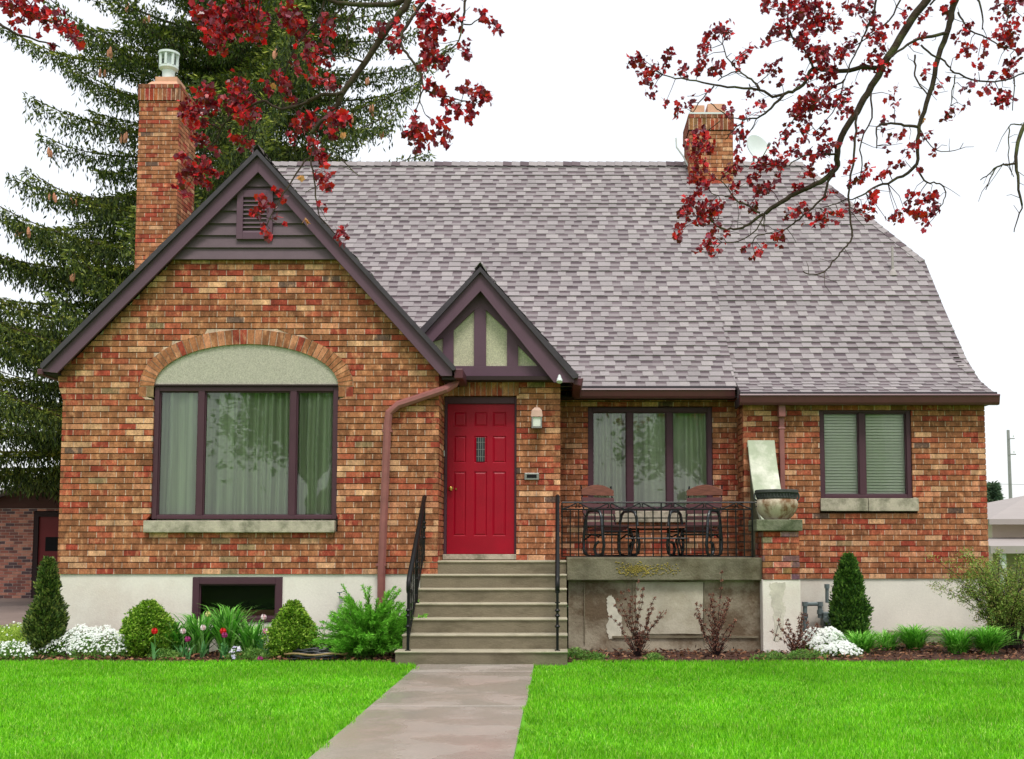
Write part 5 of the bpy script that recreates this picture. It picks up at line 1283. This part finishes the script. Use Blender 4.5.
# ---- broadleaf trees across the street, behind the camera (seen mirrored in the window glass)
def street_tree(X, Y, H, R, label, n=9000):
    t = thing('street_tree', label, 'tree', (X,Y,0), 'trees across the street mirrored in the windows'); mb = MB(); mb.tube([(X,Y,0),(X+.1,Y,H*.35),(X,Y,H*.75)],[.28,.22,.06],8); P = []
    for k in range(26):
        a = rnd(0,6.28); e = rnd(.1,1.2); L = R*rnd(.5,1.0); c = np.array((X+L*math.cos(a)*math.cos(e), Y+L*math.sin(a)*math.cos(e), H*.5+L*math.sin(e)*.9)); mb.tube([(X,Y,H*.38),tuple((np.array((X,Y,H*.5))+c)/2),tuple(c)],[.10,.06,.02],5)
        P.append(c+RNG.normal(size=(n//26,3))*R*.17)
    P = np.concatenate(P); mass('crown', cards(P,RNG.normal(size=P.shape),rnd(.15,.3,len(P)),rnd(.1,.2,len(P))), pick([(70,96,40),(54,76,34),(92,118,54)],len(P)), M_leaf, parent=t); obj('trunk', mb, M_bark2, t)
street_tree(-10,-17,10,3.9,'leafy street tree mirrored in the left of the picture window')
street_tree(-3,-21,11,4.2,'leafy street tree mirrored in the middle of the picture window')
street_tree(7,-19,10,4.0,'leafy street tree mirrored in the porch window')
oh = thing('opposite_house', 'brown house across the street mirrored in the picture window', 'house', (-6,-30,0))
mb = MB(); mb.box(-12,0,-36,-30,0,3.0); obj('wall', mb, M_gsid, oh); mb = MB(); mb.add([(-12.5,-29.5,3),(.5,-29.5,3),(.5,-36.5,3),(-12.5,-36.5,3),(-12.5,-33,5.6),(.5,-33,5.6)],[(0,1,5,4),(2,3,4,5),(1,2,5),(3,0,4)]); obj('roof', mb, M_bark, oh)
# ---- red maple overhanging branches
RNG = np.random.default_rng(21); random.seed(21)
mt = thing('red_maple', 'dark red leaved maple whose long branches overhang the roof from the top of the picture', 'tree', (6.6,8.6,0))
YM = 9.6
def to3(pts, y0, y1):
    n = len(pts); out = []
    for i,(a,b) in enumerate(pts):
        Y = y0+(y1-y0)*i/max(1,n-1); x,z = W(a,b,Y); out.append((x,Y,z))
    return out
br = MB(); SAMP = []
def smooth(P, k=3):
    P = np.array(P); out = []
    for i in range(len(P)-1):
        p0,p1,p2,p3 = P[max(0,i-1)],P[i],P[i+1],P[min(len(P)-1,i+2)]
        for t in np.arange(k)/k: out.append(.5*((2*p1)+(-p0+p2)*t+(2*p0-5*p1+4*p2-p3)*t*t+(-p0+3*p1-3*p2+p3)*t**3))
    out.append(P[-1]); return np.array(out)
def branch(pts, w0, w1, y0=0, y1=0):
    P = smooth(to3(pts, YM+y0, YM+y1)); n = len(P)
    P += RNG.normal(size=P.shape)*.004*(np.arange(n)>0)[:,None]
    px = np.linspace(w0,w1,n)*YM/F*.5
    br.tube([tuple(p) for p in P], list(px), 6); SAMP.append(P)
    # side twiglets
    for i in range(2,n-1,2):
        if rnd(0,1) < .55 and w1 < 2.2:
            a = rnd(0,6.28); L = rnd(.05,.22); d = np.array((math.cos(a)*L, rnd(-.08,.08), math.sin(a)*L*.8-.03)); q = P[i]+d
            br.tube([tuple(P[i]),tuple(P[i]+d*.5+RNG.normal(size=3)*.012),tuple(q)], [.0035,.0025,.0018], 4)
# left group
branch([(412,-12),(405,8),(389,27),(365,62),(346,88),(336,107),(320,122),(311,134)],8,4.0,0,.1)
branch([(311,134),(313,150),(309,158),(305,160)],3,1.6,.1,.1); branch([(305,160),(292,182),(279,200),(267,225)],2,1,.1,.0); branch([(311,160),(314,178),(317,205),(321,217),(336,234)],2,1,.1,.1); branch([(342,158),(349,167),(358,175)],1.5,.8,.1,.1)
branch([(405,-2),(395,3),(380,5),(365,5),(345,4),(327,-1)],6,4,0,.1); branch([(345,4),(338,12),(330,19),(326,26)],2.5,1,.1,.1); branch([(360,6),(349,20),(348,40),(344,52)],2,1,.1,.1)
branch([(343,93),(335,94),(322,95),(309,101),(303,104),(284,109),(272,106),(263,101),(242,111),(225,123),(221,130),(216,140),(204,152),(196,165),(194,173)],4,1.5,0,.4)
branch([(363,62),(352,58),(344,57),(322,56)],2.5,1,0,.1); branch([(263,101),(255,93),(248,86)],2,1,.2,.2); branch([(284,109),(280,95),(276,85)],1.6,.8,.2,.2); branch([(303,104),(298,120),(293,137)],1.6,.8,.2,.2); branch([(225,123),(232,112),(236,100)],1.6,.8,.2,.2); branch([(242,111),(250,125),(245,140)],1.6,.8,.2,.2)
branch([(430,-8),(418,9),(411,19),(403,33),(401,45),(405,52),(411,59),(421,73),(424,88),(437,95),(449,97)],4,1.5,0,-.2)
branch([(421,75),(420,88),(420,102),(425,114)],1.6,.8,-.1,-.2); branch([(466,-8),(465,8),(463,19),(461,32),(459,40),(449,50),(440,58)],3,1,0,-.1); branch([(463,24),(472,24),(480,18),(492,24)],1.5,.8,0,0); branch([(449,97),(462,100),(475,103)],1.4,.8,-.2,-.2); branch([(424,88),(416,110),(414,130)],1.5,.8,-.1,-.1)
branch([(326,-8),(318,20),(300,40),(290,60),(284,78)],2.5,1,.1,.3); branch([(230,-8),(232,20),(222,38)],3,1.2,.2,.2); branch([(262,-8),(258,15),(256,38)],2.4,1,.2,.2); branch([(0,24),(14,33),(30,38),(45,42),(60,47)],3,1.2,0,0); branch([(14,-8),(30,12),(45,20),(62,24),(76,36)],2.5,1,0,0); branch([(-20,15),(0,24)],3,3,0,0)
# right group
branch([(930,-12),(927,0),(912,20),(896,45),(885,62),(878,76),(868,92),(857,112),(845,130),(838,148),(837,160),(836,168),(824,180),(810,187),(791,196),(775,206),(765,214)],9,4.5,-.2,.2)
branch([(765,214),(760,216),(750,224),(742,228),(730,229),(719,228),(709,218),(699,218)],3.5,1.3,.2,.3); branch([(760,213),(748,206),(736,200),(728,187),(717,179)],2.5,1,.2,.3); branch([(732,198),(722,196),(711,194)],1.5,.8,.3,.3)
branch([(880,68),(865,67),(850,70),(830,71),(813,68),(805,82),(796,90),(784,94),(772,96),(759,90),(735,87),(714,85),(696,81),(675,78),(663,75)],5,1.2,0,.4)
branch([(813,68),(809,57),(802,47),(792,37),(788,20),(790,5),(784,-8)],2.6,1.5,.1,.2); branch([(759,90),(757,84),(748,77),(739,71),(727,57),(722,43)],2.5,1,.2,.3); branch([(739,71),(731,73),(718,80)],1.6,1,.2,.3)
branch([(784,94),(775,104),(768,111),(757,118),(743,119),(733,118)],3,1,.1,.2); branch([(743,120),(733,131),(725,140)],1.6,1,.2,.2); branch([(720,121),(708,131)],1.3,.8,.2,.2); branch([(733,118),(727,116),(717,108),(710,103)],1.4,.9,.2,.2); branch([(714,86),(703,97),(692,113)],1.6,.9,.2,.2); branch([(757,118),(752,128),(742,140)],1.2,.7,.2,.2)
branch([(837,155),(826,154),(818,154),(804,156),(795,161),(787,166)],2.4,1,0,.1); branch([(836,168),(828,182),(824,196),(812,208),(799,218),(791,226),(775,233),(758,235),(752,243)],3,1,0,.1); branch([(764,215),(756,230),(738,241),(722,243)],1.8,.9,.2,.2); branch([(765,214),(764,224),(766,232)],1.2,.8,.2,.2)
branch([(879,-8),(874,12),(867,30),(861,42),(855,55),(848,70),(845,79),(841,92),(839,103)],2.4,1,-.1,-.1); branch([(857,112),(856,130),(854,155),(850,183),(849,200),(850,215),(852,237),(846,246),(840,253),(832,263),(824,272),(812,275),(803,272)],2.6,1.2,-.2,-.3); branch([(849,198),(838,203),(828,206),(818,208)],1.4,.8,-.2,-.2); branch([(871,94),(871,118),(861,142),(862,165),(858,185)],2,1,-.2,-.2)
branch([(960,-12),(956,0),(951,18),(947,33),(938,58),(932,85),(924,112),(919,127),(917,146),(916,164),(903,176),(888,183),(873,188),(862,196),(849,200)],7,1.2,-.4,-.2); branch([(916,166),(924,181),(934,183),(942,185),(946,192),(944,200),(939,209)],2,.9,-.4,-.4); branch([(918,127),(905,125),(891,123),(877,127),(877,138),(877,148)],3,1,-.4,-.4)
branch([(947,33),(932,36),(918,39),(903,48),(888,60)],3.5,2,-.4,-.3); branch([(915,55),(915,66),(915,76),(921,86),(927,94)],2,1.4,-.3,-.4); branch([(958,12),(963,20),(970,30),(988,39),(1006,48),(1030,52)],2,1,-.4,-.5); branch([(921,45),(932,54),(945,61),(950,68),(955,73),(972,79),(994,82),(1006,80),(1014,77),(1030,71)],2,1.4,-.4,-.5); branch([(955,75),(953,90),(951,105)],1.4,.8,-.4,-.4)
branch([(974,-8),(981,8),(983,21),(982,30)],2.2,1,-.5,-.5); branch([(919,127),(925,138),(935,150),(955,150),(964,143)],1.3,.6,-.4,-.4); branch([(1034,112),(1024,126),(1018,142),(1016,164),(1018,182),(1022,205)],5,2,-.5,-.5); branch([(1022,205),(1018,218),(1014,232)],1.6,.9,-.5,-.5); branch([(1016,164),(1006,165),(997,167),(990,173),(980,180)],2.4,1,-.5,-.5); branch([(997,167),(990,178),(986,190)],1.6,.8,-.5,-.5); branch([(1024,126),(1016,124),(1009,127),(1009,142),(1009,160),(1014,176)],1.5,.8,-.5,-.5); branch([(1014,77),(1014,95),(1012,110)],1.2,.8,-.5,-.5)
branch([(820,-8),(812,20),(800,45)],2,1,.1,.1); branch([(905,-8),(893,15),(880,28),(865,40),(850,48)],2.2,1,-.1,-.1); branch([(845,79),(832,88),(820,98),(808,108),(795,118),(782,134)],2,.8,0,.1); branch([(839,103),(828,118),(815,132)],1.4,.7,0,0); branch([(930,5),(942,-8)],2,2,-.3,-.3); branch([(1010,-8),(1008,15),(1004,32)],1.6,.9,-.5,-.5)
# limbs above the frame joining the trunk
TK = (6.6,8.6)
def w3(px,py,Y): x,z = W(px,py,Y); return (x,Y,z)
limbs = [([w3(930,-12,YM-.2),(3.75,9.2,6.45),(4.7,8.9,6.2),(5.7,8.75,4.9),(6.5,8.6,3.9)],[.04,.055,.08,.11,.15]),
         ([w3(960,-12,YM-.4),(4.0,9.0,6.35),(4.9,8.9,6.0)],[.03,.04,.06]),
         ([w3(412,-12,YM),(-.6,9.5,6.5),(.8,9.2,7.3),(2.6,9.0,7.6),(4.4,8.8,7.0),(5.8,8.7,5.8),(6.5,8.6,4.4)],[.034,.045,.06,.08,.10,.13,.16]),
         ([w3(430,-8,YM),(-.7,9.5,6.3),(-.5,9.5,6.55)],[.018,.025,.035]),([w3(466,-8,YM),(-.4,9.5,6.4),(0,9.4,6.85)],[.014,.018,.03]),
         ([w3(230,-8,YM+.2),(-2.2,9.7,6.2),(-1.0,9.6,6.5),(-.6,9.5,6.5)],[.014,.02,.03,.04]),([w3(262,-8,YM+.2),(-2.0,9.7,6.1),(-1.6,9.7,6.33)],[.01,.014,.02]),([w3(326,-8,YM+.1),(-1.4,9.6,6.2),(-1.0,9.6,6.5)],[.01,.014,.02]),
         ([w3(-20,15,YM),(-5.4,9.5,6.2),(-4,9.5,6.7),(-2.2,9.5,6.8),(-.6,9.5,6.55)],[.014,.02,.03,.04,.05]),([w3(14,-8,YM),(-4.6,9.5,6.2),(-4,9.5,6.7)],[.01,.015,.025]),
         ([w3(784,-8,YM+.2),(2.2,9.6,6.35),(3.3,9.3,6.4),(4.0,9.1,6.3)],[.008,.014,.02,.03]),([w3(820,-8,YM),(2.6,9.4,6.3),(3.3,9.3,6.4)],[.008,.012,.018]),([w3(879,-8,YM-.1),(2.9,9.3,6.3),(3.3,9.3,6.4)],[.01,.012,.018]),([w3(905,-8,YM-.1),(3.0,9.3,6.3),(3.6,9.2,6.4)],[.01,.012,.018]),
         ([w3(974,-8,YM-.5),(3.6,9.0,6.1),(4.2,9.0,6.2)],[.01,.012,.02]),([w3(1010,-8,YM-.5),(4.0,9.0,6.0),(4.4,8.98,6.15)],[.008,.012,.02]),([w3(1034,112,YM-.5),(3.95,8.9,4.9),(4.6,8.9,5.3),(5.2,8.85,5.2)],[.02,.03,.04,.06]),([w3(1030,71,YM-.5),(3.9,8.95,5.1),(4.2,8.93,5.05)],[.006,.01,.02]),([w3(1030,52,YM-.5),(3.9,8.95,5.25),(4.2,8.93,5.2)],[.006,.01,.02])]
for P,r in limbs: 
    Q = smooth(P); rr = np.interp(np.linspace(0,1,len(Q)), np.linspace(0,1,len(r)), r); br.tube([tuple(q) for q in Q], list(rr), 8)
obj('branches', br, M_bark, mt, smooth=True)
mb = MB(); mb.tube([(6.9,8.5,-.05),(6.75,8.55,.5),(6.62,8.6,2.2),(6.55,8.6,4.2),(6.9,8.4,6.5),(7.1,8.2,8.5)],[.36,.27,.23,.19,.12,.03],14); obj('trunk', mb, M_bark, mt)
CL = """225,18,22 215,40,12 250,12,18 255,35,10 200,15,9 290,15,14 300,30,10 328,25,9 327,38,4 310,52,11 325,55,7 295,65,5 282,78,8 288,92,7 270,86,5 315,78,7 330,80,7 238,82,9 243,100,12 230,104,8 205,95,11 192,110,12 210,105,8 205,122,5 198,137,9 185,115,6 245,118,8 258,115,4 240,140,8 250,145,4 205,165,9 190,170,6 215,150,3 310,118,9 298,125,7 335,118,9 345,118,6 330,130,6 315,145,7 322,158,6 325,172,5 293,137,4 185,158,5 200,172,8 213,170,6 183,180,5 184,192,5 202,183,5 318,178,5 327,185,5 322,205,3 263,203,9 278,192,5 254,214,4 266,232,5 279,220,2 342,232,5 338,238,3
380,32,7 398,25,7 394,42,6 427,15,12 432,28,13 428,45,9 448,18,8 460,22,5 482,17,5 494,24,5 497,30,3 466,50,7 433,60,8 445,64,6 423,70,5 431,85,7 441,92,6 464,93,5 476,92,8 486,96,6 450,108,7 458,110,5 470,113,8 415,117,5 412,133,7 420,130,8 417,145,5 430,138,6 440,125,7 447,138,6
10,5,10 25,13,11 35,5,10 45,18,8 62,20,7 70,32,7 75,35,6 45,42,4 15,25,4
632,60,5 638,56,5 643,66,6 648,72,7 646,85,6 652,90,4 655,68,6 668,57,6 665,65,4 680,70,5 687,72,4 665,104,3 712,33,7 727,28,7 719,30,5 705,48,8 703,58,7 698,68,4 714,67,6 720,68,5 740,60,6 746,55,4 752,48,3 765,45,4 770,70,7 777,68,5 780,82,3 750,92,4 747,113,5 760,107,5 680,108,6 692,103,4 741,138,5 740,147,4 728,112,6 735,130,5 700,135,9 692,143,7 708,143,7 697,151,7 707,95,3
770,3,8 765,8,5 790,10,13 785,25,11 775,30,6 802,18,8 810,5,9 815,25,11 825,15,9 805,35,7 815,50,11 800,45,7 822,60,9 827,72,7 800,80,5 808,103,11 798,108,9 795,116,5 820,95,7 825,105,7 785,133,7 780,140,5 806,125,5 810,135,3 825,145,4
795,150,6 806,152,4 830,148,7 813,160,5 812,172,4 830,172,5 770,160,10 758,165,8 755,176,7 783,161,6 780,173,4 735,165,8 728,172,6 700,165,9 694,180,7 702,187,7 712,176,4 760,190,8 768,187,6 735,190,5 733,184,3 690,200,7 685,210,7 690,217,5 680,228,5 678,235,4 707,207,11 713,214,8 720,206,5 700,222,5 715,230,5 725,235,4 710,241,7 713,250,6 697,250,3 743,205,4 755,205,4 745,248,3 755,254,4 761,248,3 775,235,5 780,240,4 798,209,5 803,206,4 790,213,4 800,182,5 795,190,4 807,218,4 818,218,6 826,216,5 838,215,5 843,211,4 828,195,4 862,207,5 869,204,4 865,175,4
805,10,8 815,25,8 825,50,7 835,25,7 850,5,8 862,8,8 870,20,8 875,35,9 850,42,7 840,55,7 812,75,7 830,75,6 870,62,7 885,65,7 880,50,5 840,100,7 848,92,7 845,110,7 812,100,9 805,115,7 830,90,5 825,130,5 803,135,4 820,150,5 857,136,4 850,165,4 866,170,5 852,180,3 880,175,4 886,172,4 871,196,5 885,122,4 900,137,4 910,147,5 905,160,4 920,170,3 888,145,4 892,95,4 895,106,3 925,137,4 935,150,3 925,72,4 898,25,4 905,12,4 925,15,4 920,38,5 950,5,5 962,32,5 966,29,4 963,52,4 969,50,3 978,57,3 985,45,3 940,85,3 963,88,3 971,87,2 985,89,4 991,88,3 947,115,4 955,113,3 965,107,2 1003,33,9 1012,29,8 1010,40,7 1005,10,7 1015,4,6 998,4,4 1017,57,4 1012,60,3 1005,72,4 1011,75,3 1003,98,5 1010,100,4 998,95,3 990,75,2 978,72,2
912,195,5 918,200,4 930,195,5 933,204,5 918,213,6 924,215,5 930,212,4 905,212,4 896,215,4 901,218,3 887,220,3 870,215,4 925,227,2"""
PA = np.concatenate(SAMP); pu = PX+F*PA[:,0]/PA[:,1]*1.0
shape = [(0,0),(.26,-.10),(.52,.08),(.48,.28),(.62,.60),(.34,.66),(0,1.0),(-.34,.66),(-.62,.60),(-.48,.28),(-.52,.08),(-.26,-.10)]
LV, LC = [], []; pet = MB()
SHP = np.array(shape)
def leafs(P0, n, rad, bright):
    for _ in range(n):
        a = rnd(0,6.28); r = rad*math.sqrt(rnd(0,1)); p = P0+np.array((r*math.cos(a), rnd(-.14,.14), r*math.sin(a)*.9))
        sz = rnd(.024,.050)*(1.2 if P0[0] < -.2 else 1); d = np.array((rnd(-.7,.7),rnd(-.6,.6),rnd(-1.0,.35))); d /= np.linalg.norm(d); nn = RNG.normal(size=3)+np.array((0,-.5,.3)); s = np.cross(d,nn); s /= np.linalg.norm(s); q = np.cross(s,d)
        fold = rnd(.1,.5)
        V = p+(s[None]*SHP[:,0:1]+d[None]*SHP[:,1:2]+q[None]*(np.abs(SHP[:,0:1])*fold-(SHP[:,1:2]**2)*.2))*sz
        # split in two halves, so the fold is real
        LV.append(V[[0,1,2,3,4,5,6]]); LV.append(V[[0,6,7,8,9,10,11]])
        u = rnd(0,1); c = lin((104,14,32)) if u < .36 else lin((158,20,36)) if u < .66 else lin((214,34,38)) if u < .66+.30*bright else lin((134,50,74))
        c = np.array(c)*rnd(.75,1.25); LC.append(c); LC.append(c)
        if rnd(0,1) < .3: pet.tube([tuple(p),tuple(p-d*.03+RNG.normal(size=3)*.01)], .0012, 3, lin((120,30,36)))
for tok in CL.split():
    a, b, r = map(float, tok.split(','))
    x, z = W(a,b,1.0); u0, v0 = x, z-EYE
    dd = (PA[:,0]/PA[:,1]-u0)**2+((PA[:,2]-EYE)/PA[:,1]-v0)**2; j = int(np.argmin(dd)); Yc = PA[j,1]+rnd(-.08,.08)
    x, z = W(a,b,Yc); c = np.array((x,Yc,z))
    if math.sqrt(dd[j])*F > 3:      # twig from the nearest branch point
        mid = (PA[j]+c)/2+RNG.normal(size=3)*.015+np.array((0,0,.02)); br2 = [tuple(PA[j]),tuple(mid),tuple(c)]; pet.tube(br2, [.004,.003,.002], 4, lin((60,30,32)))
    n = max(5,int(r*r*.42)+4); bright = 1.0 if (a < 520 or b > 150) else .75
    leafs(c, n, r*YM/F, bright)
for (x0,x1,y0,y1,z0,z1,n) in ((-3,2,8.8,10,6.4,7.8,120),(2.5,8.5,7.2,10,6.0,9.0,420)):    # crown carried on above the picture
    for k in range(n):
        c = np.array((rnd(x0,x1),rnd(y0,y1),rnd(z0,z1))); leafs(c, 6, .12, .6)
LV = np.array(LV); print('maple polys', len(LV))
mass('leaves', LV, np.array(LC), M_red, parent=mt)
obj('twigs', pet, mat('twig', attr=True, rough=.8, var=.1), mt)
mb = MB()
for (a,b) in ((301,176),(305,219),(306,220),(343,133),(272,84),(415,8),(923,118),(919,112)):
    x,z = W(a,b,YM+.05); c = np.array((x,YM+.05,z))
    for _ in range(2):
        d = RNG.normal(size=3); d[2] = -abs(d[2])-.6; d /= np.linalg.norm(d); s = np.cross(d,RNG.normal(size=3)); s /= np.linalg.norm(s)
        V = [tuple(c+(s*q[0]+d*q[1])*.055) for q in shape]; mb.add(V, [tuple(range(len(V)))], lin((206,150,92)))
obj('withered_leaves', mb, M_leaf, mt)
